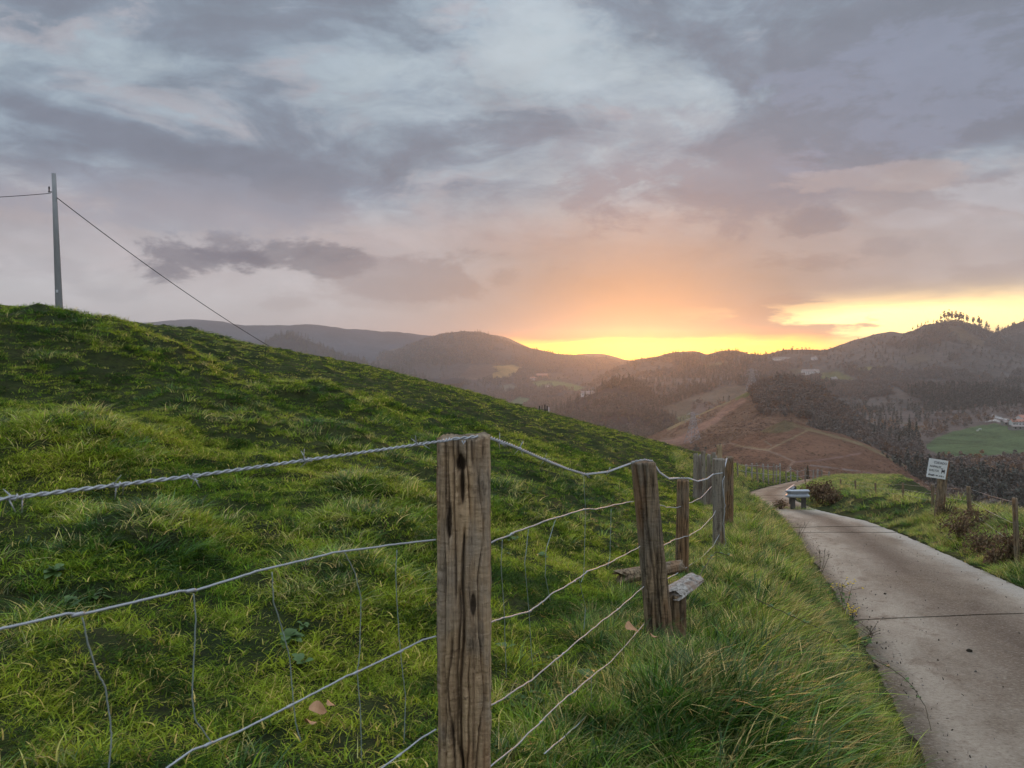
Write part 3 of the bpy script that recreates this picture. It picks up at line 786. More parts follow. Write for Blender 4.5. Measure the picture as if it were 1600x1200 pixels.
# taller tussocks in the pasture, thickest along the foot of the fence
tall = [clump(60, .09, .04, .12, .0062, 1.3, 4, 160+i, M['long_grass'], radial=True) for i in range(5)] + [clump(50, .11, .03, .11, .0052, 1.3, 4, 170+i, M['dry_grass']) for i in range(2)]
dt = lambda x, d: sstep((fbm(x*1.0, d*1.0, 3, 71)-.20)/.2)*.9
sets = []
x, d, r = scatter(4200, 1.3, 12, -.75, .25, pcond, dt, 5); sets.append((x, d, .75+d*.02, 0, 0))
x, d, r = scatter(5000, 11, 60, -.72, .34, pcond, lambda x, d: sstep((fbm(x*.6, d*.9, 3, 72)-.30)/.15), 6); sets.append((x, d, .9+d*.012, 0, 0))
for (mx, md, rr, hh) in mounds:
    n = int(60 if md < 20 else 110); a = rng.uniform(0, 6.28, n); q = rr*np.sqrt(rng.uniform(size=n))*.95
    sets.append((mx+q*np.cos(a), md+q*np.sin(a)*1.15, np.full(n, (.8+md*.014)), 0, 0))
put_grass('tussock_grass', sets, tall)

# bank between fence and road: long grass falling over towards the road
bankg = [clump(48, .08, .07, .21, .0085, .85, 4, 200+i, M['long_grass'], (.10, -.03), True) for i in range(7)] + [clump(46, .09, .08, .24, .0058, .9, 4, 210+i, M['dry_grass'], (.12, -.05), True) for i in range(5)] + [clump(30, .11, .15, .33, .0072, .8, 5, 220+i, M['long_grass'], (.25, -.1), True) for i in range(2)]
bc = lambda x, d, u: (u > -1.95) & (u < -.10)
lowr = lambda x, d: np.clip(.55+1.5*fbm(x*1.6, d*1.4, 3, 66), .05, 1)
hb = lambda u: .5+.55*np.exp(-((u+.75)/.45)**2)
sets = []
x, d, r = scatter(12000, 1.5, 9, -.1, .62, bc, lowr, 7); u = x-XL(d); sets.append((x, d, hb(u), 0, 0))
x, d, r = scatter(15000, 9, 26, .1, .45, bc, lowr, 8); u = x-XL(d); sets.append((x, d, hb(u)*(1+.006*d), 0, 0))
x, d, r = scatter(20000, 26, 95, .2, .42, lambda x, d, u: (u > -4) & (u < -.12), lowr, 9); u = x-XL(d); sets.append((x, d, hb(np.maximum(u, -.8))*1.2, 0, 0))
put_grass('bank_grass', sets, bankg)
vg = [clump(56, .10, .06, .20, .0085, 1.2, 4, 230+i, M['long_grass'], radial=True) for i in range(5)]+[clump(45, .15, .08, .26, .006, .9, 4, 240+i, M['dry_grass']) for i in range(2)]
vc = lambda x, d, u: (u > RW(d)+.03) & (u < RW(d)+.9+.1*d)
sets = []
x, d, r = scatter(11000, 6, 22, .45, .85, vc, lowr, 10); v_ = x-XL(d)-RW(d); sets.append((x, d, .65+.55*np.clip(v_, 0, 1), 0, 0))
x, d, r = scatter(16000, 22, 95, .3, .7, vc, lowr, 11); v_ = x-XL(d)-RW(d); sets.append((x, d, (.7+.4*np.clip(v_, 0, 1))*1.4, 0, 0))
x, d, r = scatter(9000, 29.6, 31.6, .335, .375, lambda x, d, u: (u > RW(d)-1.15) & (u < RW(d)+.3), None, 13); sets.append((x[:110], d[:110], np.full(len(x[:110]), 1.1), 0, 0))
put_grass('verge_grass', sets, vg)


# broad-leaved weeds in the bank grass
def weed_mesh(seed, n, L, w):
    r = np.random.default_rng(seed); mb = MB()
    for i in range(n):
        a = r.uniform(0, 6.28); el = r.uniform(.3, 1.2); l = L*r.uniform(.6, 1.2); ca, sa = math.cos(a), math.sin(a)
        pts = []
        for t, ww in ((0, .08), (.3, .6), (.55, 1), (.8, .7), (1, .02)):
            q = l*t; hx = q*math.cos(el)*1.0; hz = q*math.sin(el)-l*.55*t*t
            pts.append(((hx*ca - sa*w*ww/2, hx*sa+ca*w*ww/2, hz+.02), (hx*ca, hx*sa, hz+.02-.12*w*ww), (hx*ca + sa*w*ww/2, hx*sa-ca*w*ww/2, hz+.02)))
        vv = [q for p in pts for q in p]
        mb.add(vv, [(3*s+j, 3*s+j+1, 3*s+j+4, 3*s+j+3) for s in range(4) for j in (0, 1)], r.uniform())
    return mb.mesh('weed', M['leafy'], True)
weeds = [weed_mesh(i, 6, .075, .026) for i in range(3)]+[weed_mesh(9+i, 14, .07, .035) for i in range(3)]
sets = []
x, d, r = scatter(900, 1.6, 9, -.75, .6, lambda x, d, u: u < -.15, lambda x, d: sstep((fbm(x*.9, d*.9, 2, 55)-.15)/.3)*.4, 12); sets.append((x, d, np.full(len(x), 1.0), 0, 0))
put_grass('meadow_weeds', sets, weeds)

# ------------------------------------------------------------------ wooden posts
def post_mesh(name, w, dp, h, below, seed, m, pits=(), cracks=(), nz=90, na=72, taper=.0, lean=(0, 0), bulge=0.0, rough=1.0, round_=3.2, slant=0.0):
    r = np.random.default_rng(seed)
    zz = np.linspace(-below, h, nz); th = np.linspace(0, 2*math.pi, na, endpoint=False)
    TH, ZZ = np.meshgrid(th, zz)
    c, s = np.cos(TH), np.sin(TH)
    base = 1/((np.abs(c)**round_+np.abs(s)**round_)**(1/round_))
    k = 1+taper*(1-ZZ/h)+bulge*np.exp(-((ZZ-h*.45)/.25)**2)
    ph = np.stack([c*2.2, s*2.2], -1)
    n = fbm(ph[..., 0]*2.2+ZZ*.35+seed, ph[..., 1]*2.2-ZZ*.2, 3, seed)*.05 + fbm(ZZ*3.1+seed, c*1.5+s, 3, seed+21)*.035 + fbm(ph[..., 0]*7+seed, ph[..., 1]*7+ZZ*1.3, 3, seed+3)*.045 + fbm(TH*4, ZZ*22, 3, seed+5)*.018
    n = n*rough
    pit = np.zeros_like(n)
    for (th0, z0, z1, wd, dep, wob) in cracks:
        cen = th0+wob*fbm(ZZ*5, ZZ*0+th0*3, 3, seed+8)
        span = sstep((ZZ-z0)/.05)*sstep((z1-ZZ)/.05)
        wloc = wd*(.5+.9*vnoise(ZZ*9, ZZ*0+th0, seed+2))
        dd = np.abs((TH-cen+math.pi) % (2*math.pi)-math.pi)
        q = np.exp(-(dd/wloc)**2)*span
        n = n-dep*q; pit = np.maximum(pit, sstep((q-.45)/.5)*.6)
    for (th0, z0, rt, rz, dep) in pits:
        dd = np.abs((TH-th0+math.pi) % (2*math.pi)-math.pi)
        q = np.exp(-((dd/rt)**2+((ZZ-z0)/rz)**2)**2)
        n = n-dep*q; pit = np.maximum(pit, sstep((q-.3)/.4)*.9)
    hc = fbm(TH*3+seed, ZZ*55, 2, seed+31)
    rot_ = sstep((fbm(TH*1.5+seed*2, ZZ*4, 2, seed+33)-.05)/.2)
    n = n-np.clip(hc-.25, 0, 1)*.10*rot_*rough
    rad = base*k*(1+n)
    topn = fbm(c*3+seed, s*3, 3, seed+1)*.007*rough + slant*c*w/2
    X = c*rad*w/2+lean[0]*ZZ; Y = s*rad*dp/2+lean[1]*ZZ
    Z = ZZ+topn*sstep((ZZ-h*.8)/(h*.2))
    v = np.stack([X, Y, Z], -1).reshape(-1, 3).tolist(); pv_ = pit.ravel().tolist()
    f = [(i*na+j, i*na+(j+1) % na, (i+1)*na+(j+1) % na, (i+1)*na+j) for i in range(nz-1) for j in range(na)]
    # rough end grain: two inner rings and a centre
    last = (nz-1)*na
    for q, dz in ((.8, .004), (.45, .0)):
        k0 = len(v)
        for j in range(na):
            p = v[last+j]; cx, cy = lean[0]*h, lean[1]*h
            v.append((cx+(p[0]-cx)*q, cy+(p[1]-cy)*q, p[2]*.5+h*.5+dz+.002*r.normal())); pv_.append(.15)
        f += [(last+j, last+(j+1) % na, k0+(j+1) % na, k0+j) for j in range(na)]; last = k0
    v.append((lean[0]*h, lean[1]*h, h+.002)); pv_.append(.3)
    f += [(last+j, last+(j+1) % na, len(v)-1) for j in range(na)]
    return mesh_of(name, v, f, m, {'pit': ('FLOAT', pv_)}, True)


def near(px, d): x = (px-800)/FPX*d; return x, d, float(terrain(x, d))


FR = -math.pi/2       # angle of the face towards the camera
fence = thing('pasture_fence', 'old wire fence with five rough wooden posts between the pasture and the road', 'fence', near(722, 1.95))
F0 = Vector(fence.location)
posts = []
# px centre, distance, width, depth, top y, lean x, material
def add_post(px, d, w, dp, ytop, lean, m, seed, label, **k):
    x, _, z = near(px, d); top = (HOR-ytop)/FPX*d; h = top-z
    me = post_mesh('post', w, dp, h, .35, seed, m, lean=(lean, 0), **k)
    o = link('post', me, fence, Vector((x-lean*h, d, z))-F0); o['label'] = label
    posts.append((x, d, z, h)); return o
add_post(724, 1.95, .124, .12, 684, -.003, M['post'], 3, 'thick squared front post with a dark knot hole and long cracks', nz=300, na=280, round_=3.6, rough=1.6,
         pits=[(FR-.05, .935, .24, .022, .26), (FR+.02, .885, .10, .05, .26), (FR-.5, .80, .10, .05, .06), (FR+.42, .60, .12, .03, .07), (FR-.62, .66, .05, .06, .07)],
         cracks=[(FR+.10, -.3, .80, .085, .30, .34), (FR-.10, .15, .66, .06, .22, .35), (FR-.30, .58, 1.2, .045, .16, .14), (FR+.22, .78, 1.2, .04, .14, .16), (FR-.65, .1, 1.2, .05, .15, .22), (FR+.62, .0, .95, .05, .14, .22), (FR-.42, -.2, .55, .045, .14, .22), (FR+.45, .9, 1.2, .07, .12, .12),
                 (FR-.18, .9, 1.2, .04, .14, .1), (FR+.05, .98, 1.2, .035, .13, .1), (FR+.35, .1, .5, .04, .14, .3), (FR-.52, .7, 1.0, .05, .16, .15), (FR+.02, -.2, .3, .05, .18, .4), (0, 0, 1.2, .05, .1, .2), (math.pi, 0, 1.2, .05, .1, .2)], bulge=.03)
add_post(1005, 4.2, .122, .13, 722, -.095, M['post_dark'], 5, 'dark split post leaning left with one blackened side', nz=120, round_=3.5, taper=.1,
         cracks=[(FR-.30, -.1, 1.3, .16, .22, .25), (FR-.75, -.1, 1.3, .12, .15, .2), (FR+.35, 0, 1.2, .05, .1, .2), (FR+.05, .0, .6, .08, .15, .3)])
add_post(1067, 6.9, .098, .10, 750, .01, M['post_red'], 8, 'thin reddish post with split bark', taper=.15, rough=1.5, round_=2.4,
         cracks=[(FR+.25, 0, 1.1, .10, .16, .3), (FR-.5, .1, 1.1, .08, .12, .3)])
add_post(1123, 8.9, .125, .12, 717, .0, M['post_grey'], 11, 'smooth grey post wrapped with loose wire at its right edge', round_=4, cracks=[(FR+.5, 0, 1.2, .05, .1, .1)])
add_post(1139, 12.0, .125, .13, 714, .01, M['post_red'], 13, 'brown bark covered post furthest along the fence', rough=2.2, round_=2.2, taper=.1, cracks=[(FR, .1, 1.2, .12, .12, .5)])


def twisted(pts, r, pitch, strand, mb, per=10, n=5):
    """two strands wound round a path"""
    pts = [Vector(p) for p in pts]; seg = [(b-a).length for a, b in zip(pts[:-1], pts[1:])]; tot = sum(seg)
    cnt = int(tot/pitch*per); acc = np.concatenate([[0], np.cumsum(seg)])
    A = np.array([tuple(p) for p in pts])
    for ph in (0, math.pi):
        out = []
        for i in range(cnt+1):
            t = tot*i/cnt; q = np.array([np.interp(t, acc, A[:, j]) for j in range(3)])
            w = 2*math.pi*t/pitch+ph; tg = (pts[-1]-pts[0]).normalized(); u = tg.cross(Vector((0, 0, 1))).normalized(); v2 = u.cross(tg)
            out.append(Vector(q)+(u*math.cos(w)+v2*math.sin(w))*r)
        mb.tube(out, strand, n)


def barb(mb, p, tg, size, r, seed):
    q = random.Random(seed); tg = tg.normalized(); u = tg.cross(Vector((0, 0, 1))).normalized(); w = u.cross(tg)
    coil = []
    for i in range(13):
        a = i*2*math.pi/6; coil.append(p+tg*(i-6)*.0016+(u*math.cos(a)+w*math.sin(a))*r*2.4)
    mb.tube(coil, r*.75, 5)
    for k in range(4):
        a = q.uniform(0, 6.28); dirn = (u*math.cos(a)+w*math.sin(a)+tg*q.uniform(-.35, .35)).normalized()
        mb.tube([p+tg*.006*(k-1.5), p+tg*.006*(k-1.5)+dirn*size], [r*.8, r*.25], 5)


def wpath(ctrl, sag=0.0, wob=.0, n=24, seed=0):
    """ctrl: list of world points; smooth-ish path with little kinks"""
    q = random.Random(seed); out = []
    for i in range(len(ctrl)-1):
        a, b = Vector(ctrl[i]), Vector(ctrl[i+1]); L = (b-a).length
        for j in range(n+(1 if i == len(ctrl)-2 else 0)):
            t = j/n; p = a.lerp(b, t); p.z -= sag*4*t*(1-t)*L
            p.z += wob*math.sin(t*L*22+seed*1.7)*.5 + wob*q.uniform(-.5, .5); p.x += wob*q.uniform(-.5, .5)
            out.append(p)
    return out


def fline(px):      # distance of the fence line left of the front post at a photo column
    m = (px-800)/FPX
    return (-.12-.7228*1.95)/(m-.7228)
def LP(px, py): d = fline(px); return P(px, py, d-.065)
FD = 1.95-.068
def rel(pts): return [Vector(p)-F0 for p in pts]
# top strand of barbed wire
mb = MB()
left = [LP(-260, 822), LP(-60, 790), LP(0, 780), LP(180, 758), LP(300, 744), LP(470, 720), LP(600, 702), LP(690, 689)]
twisted(rel(left), .0017, .040, .0017, mb, 12)
for k, px in enumerate((24, 185, 300, 480, 655)):
    yy = float(np.interp(px, [0, 180, 300, 470, 600, 690], [780, 758, 744, 720, 702, 689])); p = LP(px, yy)-F0; barb(mb, p, left[-1]-left[0], .022, .0016, k)
twisted(rel([LP(690, 689), P(705, 686, FD), P(728, 684, FD), P(745, 682, FD+.02), P(757, 681, FD+.1)]), .0024, .042, .002, mb, 12)
right = [P(757, 681, 2.0), P(800, 696, 2.25), P(850, 718, 2.6), P(885, 732, 2.95), P(915, 741, 3.2), P(950, 737, 3.55), P(985, 724, 4.12)]
twisted(rel(right), .0028, .05, .0023, mb, 10)
for k, (px, py, d) in enumerate(((780, 690, 2.13), (812, 701, 2.33), (850, 718, 2.6), (915, 741, 3.2), (950, 737, 3.55))): barb(mb, P(px, py, d)-F0, right[-1]-right[0], .024, .0018, 20+k)
twisted(rel([P(985, 724, 4.12), P(995, 720, 4.1), P(1008, 718, 4.12), P(1018, 720, 4.2)]), .003, .05, .0025, mb, 10)
b1 = [P(1018, 720, 4.2), P(1030, 738, 4.8), P(1045, 748, 5.6), P(1060, 747, 6.8), P(1075, 747, 6.9), P(1090, 752, 7.6), P(1105, 748, 8.2), P(1114, 741, 8.75), P(1128, 739, 8.8), P(1133, 728, 10), P(1136, 716, 11.9)]
twisted(rel(b1), .004, .08, .0036, mb, 8)
mb.build('barbed_wire', M['galv'], fence, smooth=True)


def strand(ctrl, r, wob, seed, n=24, knots=()):
    mb = MB(); mb.tube(rel(wpath(ctrl, 0, wob, n, seed)), r, 6)
    for p in knots:
        q = Vector(p)-F0; t = (Vector(ctrl[-1])-Vector(ctrl[0])).normalized()
        mb.tube([q-t*r*5, q-t*r*3, q+t*r*3, q+t*r*5], [r*.9, r*1.6, r*1.6, r*.9], 7)
    return mb.build('line_wire', M['galv'], fence, smooth=True)
d1 = FD
strand([LP(-200, 1030), LP(0, 983), LP(60, 970), LP(105, 959), LP(130, 960), LP(210, 941), LP(280, 924), LP(305, 923), LP(400, 893), LP(520, 864), LP(600, 853), LP(681, 843)], .0019, .0006, 1, 10, [LP(122, 960), LP(298, 923)])
strand([LP(180, 1270), LP(262, 1199), LP(300, 1172), LP(328, 1162), LP(380, 1140), LP(450, 1104), LP(520, 1068), LP(540, 1057), LP(558, 1050), LP(600, 1030), LP(660, 1000), LP(681, 994)], .0018, .0006, 2, 10, [LP(325, 1163), LP(453, 1103), LP(556, 1051), LP(626, 1018)])
strand([LP(540, 1245), LP(598, 1199), LP(625, 1179), LP(660, 1152), LP(681, 1140)], .0018, .0006, 3, 10, [LP(624, 1180)])
E2 = 4.2
def seq(pts, knots=()):
    """pts: (px, py) spread between front post and the second post"""
    x0, x1 = 760, 1003; out = []
    for px, py in pts:
        a = (px-800)/FPX; k = (.69+.12)/(4.2-1.95); d = (-.12+.03-k*1.95)/(a-k); out.append(P(px, py, min(max(d, 1.9), 4.25)))
    return out
s2 = seq([(756, 853), (800, 834), (850, 815), (912, 796), (935, 795), (955, 790), (990, 783)])
strand(s2, .0022, .002, 4, 8, [s2[1], s2[3]])
s3 = seq([(753, 976), (785, 966), (828, 955), (865, 926), (898, 908), (917, 893), (945, 883), (985, 862), (1000, 854)])
strand(s3, .0021, .002, 5, 7, [s3[2], s3[4], s3[5]])
s4 = seq([(757, 1106), (780, 1095), (830, 1063), (880, 1021), (925, 983), (965, 952), (985, 935), (1006, 916)])
strand(s4, .0021, .002, 6, 7, [s4[3], s4[5]])
s5 = seq([(765, 1199), (808, 1164), (845, 1128), (875, 1098), (898, 1080), (923, 1058), (955, 1033), (985, 1000), (1006, 975)])
strand(s5, .0021, .002, 7, 7, [s5[2], s5[4]])
strand(seq([(850, 1178), (885, 1148), (905, 1130), (940, 1095), (955, 1080), (985, 1045)]), .0024, .002, 8, 7)
# strands to the further posts
strand([P(1018, 786, 4.3), P(1045, 793, 5.4), P(1058, 793, 6.8), P(1078, 786, 7.0), P(1095, 778, 7.6), P(1112, 760, 8.7)], .0034, .004, 9, 6)
strand([P(1022, 860, 4.3), P(1050, 845, 6.0), P(1078, 836, 7.0), P(1095, 826, 7.6), P(1115, 805, 8.6), P(1118, 798, 8.8)], .0034, .004, 10, 6)
strand([P(1026, 915, 4.4), P(1075, 885, 7.0), P(1095, 872, 7.7), P(1115, 852, 8.6), P(1124, 835, 8.85)], .0034, .004, 11, 6)
strand([P(1131, 722, 8.9), P(1129, 760, 8.82), P(1133, 790, 8.82), P(1130, 820, 8.82), P(1134, 850, 8.84), P(1120, 868, 8.84)], .0042, .01, 12, 6)
strand([P(1134, 716, 9.2), P(1132, 745, 8.83), P(1128, 752, 8.82), P(1131, 780, 8.82)], .0042, .012, 13, 6)


def stay(pts, r, lab=None):
    mb = MB(); mb.tube(rel(wpath(pts, 0, .0012, 8, int(pts[0].x*1000) % 97)), r*.75, 5); mb.build('stay_wire', M['stay'], fence, smooth=True)
stay([LP(129, 965), LP(136, 1000), LP(150, 1045), LP(165, 1075), LP(170, 1110), LP(174, 1150), LP(168, 1230)], .0016)
stay([LP(302, 928), LP(306, 970), LP(303, 1030), LP(300, 1090), LP(305, 1125), LP(330, 1160)], .0015)
stay([LP(425, 895), LP(427, 940), LP(440, 980), LP(453, 1030), LP(458, 1095), LP(462, 1130), LP(470, 1160)], .0014)
stay([LP(538, 862), LP(555, 895), LP(564, 935), LP(562, 1020), LP(558, 1050), LP(563, 1110), LP(565, 1190)], .0013)
stay([LP(620, 860), LP(618, 900), LP(624, 1000), LP(628, 1040), LP(634, 1090), LP(631, 1160)], .0012)
for pts in ([(785, 842), (783, 880), (788, 960), (791, 1060)], [(826, 826), (820, 880), (826, 950), (832, 1040)], [(868, 812), (853, 860), (852, 900), (860, 940)], [(912, 745), (915, 800), (912, 900), (908, 910)], [(905, 905), (915, 950), (912, 985)], [(955, 795), (953, 870), (950, 885)], [(924, 1060), (924, 1110)]):
    stay(seq(pts), .0012)
# staples and loose wire end on the front post
mb = MB(); mb.tube(rel([P(722, 689, FD-.002), P(724, 694, FD-.012), P(727, 689, FD-.002)]), .0018, 5); mb.build('staple', M['galv'], fence)

# ------------------------------------------------------------------ logs and stump at the second post
def log_mesh(L, r0, r1, seed, m, flat=.7):
    rr = np.random.default_rng(seed); n, na = 26, 20; v = []; f = []
    for i in range(n):
        t = i/(n-1)
        for j in range(na):
            a = 2*math.pi*j/na; r = (r0*(1-t)+r1*t)*(1+.16*float(fbm(math.cos(a)*2+seed, math.sin(a)*2+t*1.2, 3, seed))-.20*math.exp(-(((a-1.9+.5*math.sin(t*7)))/.12)**2))
            v.append(((t-.5)*L+.06*r0/.06*float(fbm(math.cos(a)*3, math.sin(a)*3+i//25*9, 2, seed+2))*(1 if i in (0, n-1) else .3), math.cos(a)*r, math.sin(a)*r*flat))
    f += [(i*na+j, i*na+(j+1) % na, (i+1)*na+(j+1) % na, (i+1)*na+j) for i in range(n-1) for j in range(na)]
    f += [tuple(range(na))[::-1], tuple((n-1)*na+j for j in range(na))]
    return mesh_of('log', v, f, m)
# upper stub: a split rotten stump right behind the second post
x, d, z = near(1052, 4.36)
st = link('tree_stump', post_mesh('tree_stump', .13, .12, .36, .3, 31, M['post_dark'], nz=60, rough=3, round_=2.5, cracks=[(FR-.2, -.2, .4, .14, .3, .4), (FR+.6, -.2, .4, .1, .25, .3)], slant=.25), None, (x, d, z))
tag(st, 'short rotten split stump right behind the leaning second post', 'stump')
ztop = z+.36
o = link('log', log_mesh(.30, .07, .062, 4, M['log_wood'], .36), None, (P(1068, 916, 4.42).x, 4.44, ztop+.02), (0, R(-6), R(52)))
tag(o, 'pale bleached log end resting on the stump right of the leaning post', 'log')
lx, ld, lz = hit(1016, 921)
o = link('log', log_mesh(.48, .068, .056, 9, M['post_dark'], .8), None, (lx, ld, lz+.13), (0, R(-5), R(18)))
tag(o, 'dark broken log lying behind the leaning post, its end showing at the left', 'log')

# ------------------------------------------------------------------ plank barrier further along the fence
x, d, z = near(1104, 17.5)
gate = thing('plank_barrier', 'barrier of upright weathered planks standing behind the fence posts', 'barrier', (x, d, z))
for i, (px, yt, w, m) in enumerate([(1086, 709, .085, 'post_grey'), (1091, 712, .07, 'post_grey'), (1094, 710, .06, 'log_wood'), (1100, 705, .085, 'post_grey'), (1105, 711, .05, 'post_grey'), (1109, 710, .06, 'log_wood'), (1114, 707, .08, 'post_grey'), (1119, 712, .06, 'log_wood'), (1123, 695, .11, 'pale_wood')]):
    dd = 17.5+.06*(i % 3); xx, _, zz = near(px, dd); h = (HOR-yt)/FPX*dd-zz
    me = post_mesh('plank', w*1.15, .03, h, .15, 60+i, M[m], nz=24, na=20, round_=5, rough=1.4, slant=.2*(-1)**i, lean=(.012*(-1)**i, 0))
    o = link('plank', me, gate, Vector((xx, dd, zz))-gate.location)
    if i == 8: o['label'] = 'taller pale freshly split stake at the right end'
mb = MB(); a, b = near(1084, 17.62), near(1122, 17.62)
mb.tube([Vector(a)+Vector((0, .05, .65))-gate.location, Vector(b)+Vector((0, .05, .75))-gate.location], .03, 6); mb.build('rail', M['post_grey'], gate)

# ------------------------------------------------------------------ other fences
def simple_fence(name, label, spots, w, wires, m='post_grey', r=.006, seed=0):
    """spots: (px, distance, top y)"""
    f0 = Vector(near(spots[0][0], spots[0][1])); f_ = thing(name, label, 'fence', f0); tops = []
    for i, (px, d, yt) in enumerate(spots):
        x, _, z = near(px, d); h = max(.5, (HOR-yt)/FPX*d-z)
        me = post_mesh('post', w*random.uniform(.8, 1.2), w, h, .3, seed+i, M[m if i % 3 or m == 'post_dark' else 'post_grey'], nz=22, na=14, round_=2.6, rough=1.8, lean=(random.uniform(-.06, .06), 0))
        link('post', me, f_, Vector((x, d, z))-f0); tops.append((Vector((x, d, z)), h))
    for k in wires:
        mb = MB(); pts = []
        for i in range(len(tops)-1):
            a = tops[i][0]+Vector((0, -w*.5, tops[i][1]*k)); b = tops[i+1][0]+Vector((0, -w*.5, tops[i+1][1]*k))
            for j in range(5):
                t = j/5; p = a.lerp(b, t)-f0; p.z -= .02*4*t*(1-t); pts.append(p)
        pts.append(tops[-1][0]+Vector((0, -w*.5, tops[-1][1]*k))-f0)
        mb.tube(pts, r, 5); mb.build('wire', M['galv'], f_)
    return f_
simple_fence('verge_fence', 'thin wire fence along the right verge passing behind the warning sign',
             [(1590, 12.6, 778), (1516, 18.5, 760), (1458, 22.5, 757), (1411, 27, 757), (1368, 32, 756), (1337, 37, 757), (1313, 43, 754)], .08, (.93, .6, .3), 'post_dark', .0028, 200)
hp = [(1153, 58, 722), (1165, 60, 726), (1175, 61, 724), (1184, 63, 724), (1193, 65, 725), (1201, 67, 726), (1208, 69, 725), (1213, 71, 727), (1219, 73, 724)]
simple_fence('hilltop_fence', 'distant row of pale stakes along the grassy brow left of the road', hp, .13, (.9, .5), 'log_wood', .012, 230)
simple_fence('bend_fence', 'distant pale stakes beyond the far bend of the road behind the guardrail', [(1229, 78, 736), (1236, 80, 730), (1246, 82, 735), (1258, 82, 731), (1271, 83, 734), (1277, 81, 733), (1284, 80, 734), (1295, 74, 738)], .14, (.9, .5), 'log_wood', .012, 250)

# ------------------------------------------------------------------ warning sign
x, d, z = near(1468, 20.0)
sign = thing('warning_sign', 'white hand lettered warning board on a leaning wooden post by the road', 'sign', (x, d, z))
hs = (HOR-745)/FPX*d-z
me = post_mesh('post', .22, .14, hs, .3, 77, M['post_dark'], nz=50, na=40, round_=4, lean=(.095, 0), cracks=[(FR-.1, 0, 2, .08, .12, .2), (FR+.4, 0, 2, .06, .1, .2)])
link('post', me, sign, (-.02, 0, 0))
bc_ = P(1464.5, 732.5, d-.13)-sign.location
rotm = Matrix.Rotation(R(9.5), 4, 'Y') @ Matrix.Rotation(R(14), 4, 'Z')
bd = link('board', None, sign, bc_); bd.rotation_euler = rotm.to_euler()
BW, BH = .55, .47
mb = MB(); mb.box((0, 0, 0), (BW, .03, BH)); bme = mb.mesh('board', M['board'])
bd2 = bd; bpy.data.objects.remove(bd2); bd = link('board', bme, sign, bc_, rotm.to_euler())
mb = MB(); mb.box((BW/2+.03, .04, 0), (.055, .09, BH*1.02)); mb.build('side_batten', M['rust_wood'], bd)


def letters(txt, x, z, size, parent):
    cu = bpy.data.curves.new('lettering', 'FONT'); cu.body = txt; cu.size = size; cu.extrude = .0015; cu.resolution_u = 2
    t = bpy.data.objects.new('t', cu); C.objects.link(t); bpy.context.view_layer.update()
    me = bpy.data.meshes.new_from_object(t.evaluated_get(bpy.context.evaluated_depsgraph_get())); bpy.data.objects.remove(t)
    me.materials.clear(); me.materials.append(M['ink'])
    me.transform(Matrix.Translation((x, -.0175, z)) @ Matrix.Rotation(R(90), 4, 'X'))
    return link('lettering', me, parent)
letters('CUIDADO', -.15, .125, .085, bd)
letters('ANIMALES', -.25, .025, .075, bd)
letters('SUELTOS', -.25, -.075, .072, bd)
mb = MB()
for c, s in (((.17, -.017, -.02), (.09, .004, .012)), ((.13, -.017, -.04), (.016, .004, .12)), ((.21, -.017, -.045), (.016, .004, .10)), ((.17, -.017, -.045), (.07, .004, .04)), ((.12, -.017, .02), (.025, .004, .02))): mb.box(c, s)
mb.build('animal_emblem', M['ink'], bd)
mb = MB(); q = random.Random(4); xx = -.25
while xx < .24:
    w = q.uniform(.008, .02); mb.box((xx+w/2, -.017, -.165+q.uniform(-.006, .006)-(.006 if xx > 0 else 0)), (w, .004, q.uniform(.02, .045)), Matrix.Rotation(q.uniform(-.5, .5), 3, 'Y')); xx += w+q.uniform(.004, .012)+(0.03 if q.random() < .12 else 0)
tag(mb.build('small_print', M['ink'], bd), kind='stuff')

# ------------------------------------------------------------------ guardrail
gx, gd_, gz = P(1230, 0, 30.5).x, 30.5, float(terrain(P(1230, 0, 30.5).x+.2, 30.5))
gz = float(plane(30.5))+.02
gr_ = thing('guardrail', 'short galvanised steel guardrail with a bent end beside the road', 'guardrail', (gx, gd_, gz))
def wbeam(path, top, mb):
    prof = [(0, .0), (.03, .02), (.085, .035), (.085, .085), (.02, .12), (.0, .155), (.02, .19), (.085, .225), (.085, .275), (.03, .29), (0, .31)]
    rings = []
    for i, p in enumerate(path):
        a = path[max(i-1, 0)]; b = path[min(i+1, len(path)-1)]; t = (b-a).normalized(); nn = Vector((t.y, -t.x, 0)).normalized()
        rings.append([p+nn*o_+Vector((0, 0, top-.31+zz)) for o_, zz in prof] + [p+nn*(o_-.012)+Vector((0, 0, top-.31+zz)) for o_, zz in reversed(prof)])
    n = len(rings[0]); v = [q for r_ in rings for q in r_]
    f = [(i*n+j, i*n+(j+1) % n, (i+1)*n+(j+1) % n, (i+1)*n+j) for i in range(len(path)-1) for j in range(n)]
    f += [tuple(range(n))[::-1], tuple((len(path)-1)*n+j for j in range(n))]
    mb.add(v, f)
def gp(px, d): x = (px-800)/FPX*d; return Vector((x, d, float(plane(d))+.05))-gr_.location
p0, p1, p2 = gp(1263, 30.6), gp(1230, 30.3), gp(1242, 39.5)
path = [p0]
for i in range(9):
    t = i/8; c = gp(1228.0, 30.45); a = p1.lerp(p0, .25); b = p1.lerp(p2, .06); path.append(a*(1-t)**2+c*2*t*(1-t)+b*t*t)
path += [p1.lerp(p2, q) for q in (.2, .4, .6, .8, 1)]
mb = MB(); wbeam(path[::-1], .70, mb); mb.build('rail_beam', M['rail'], gr_)
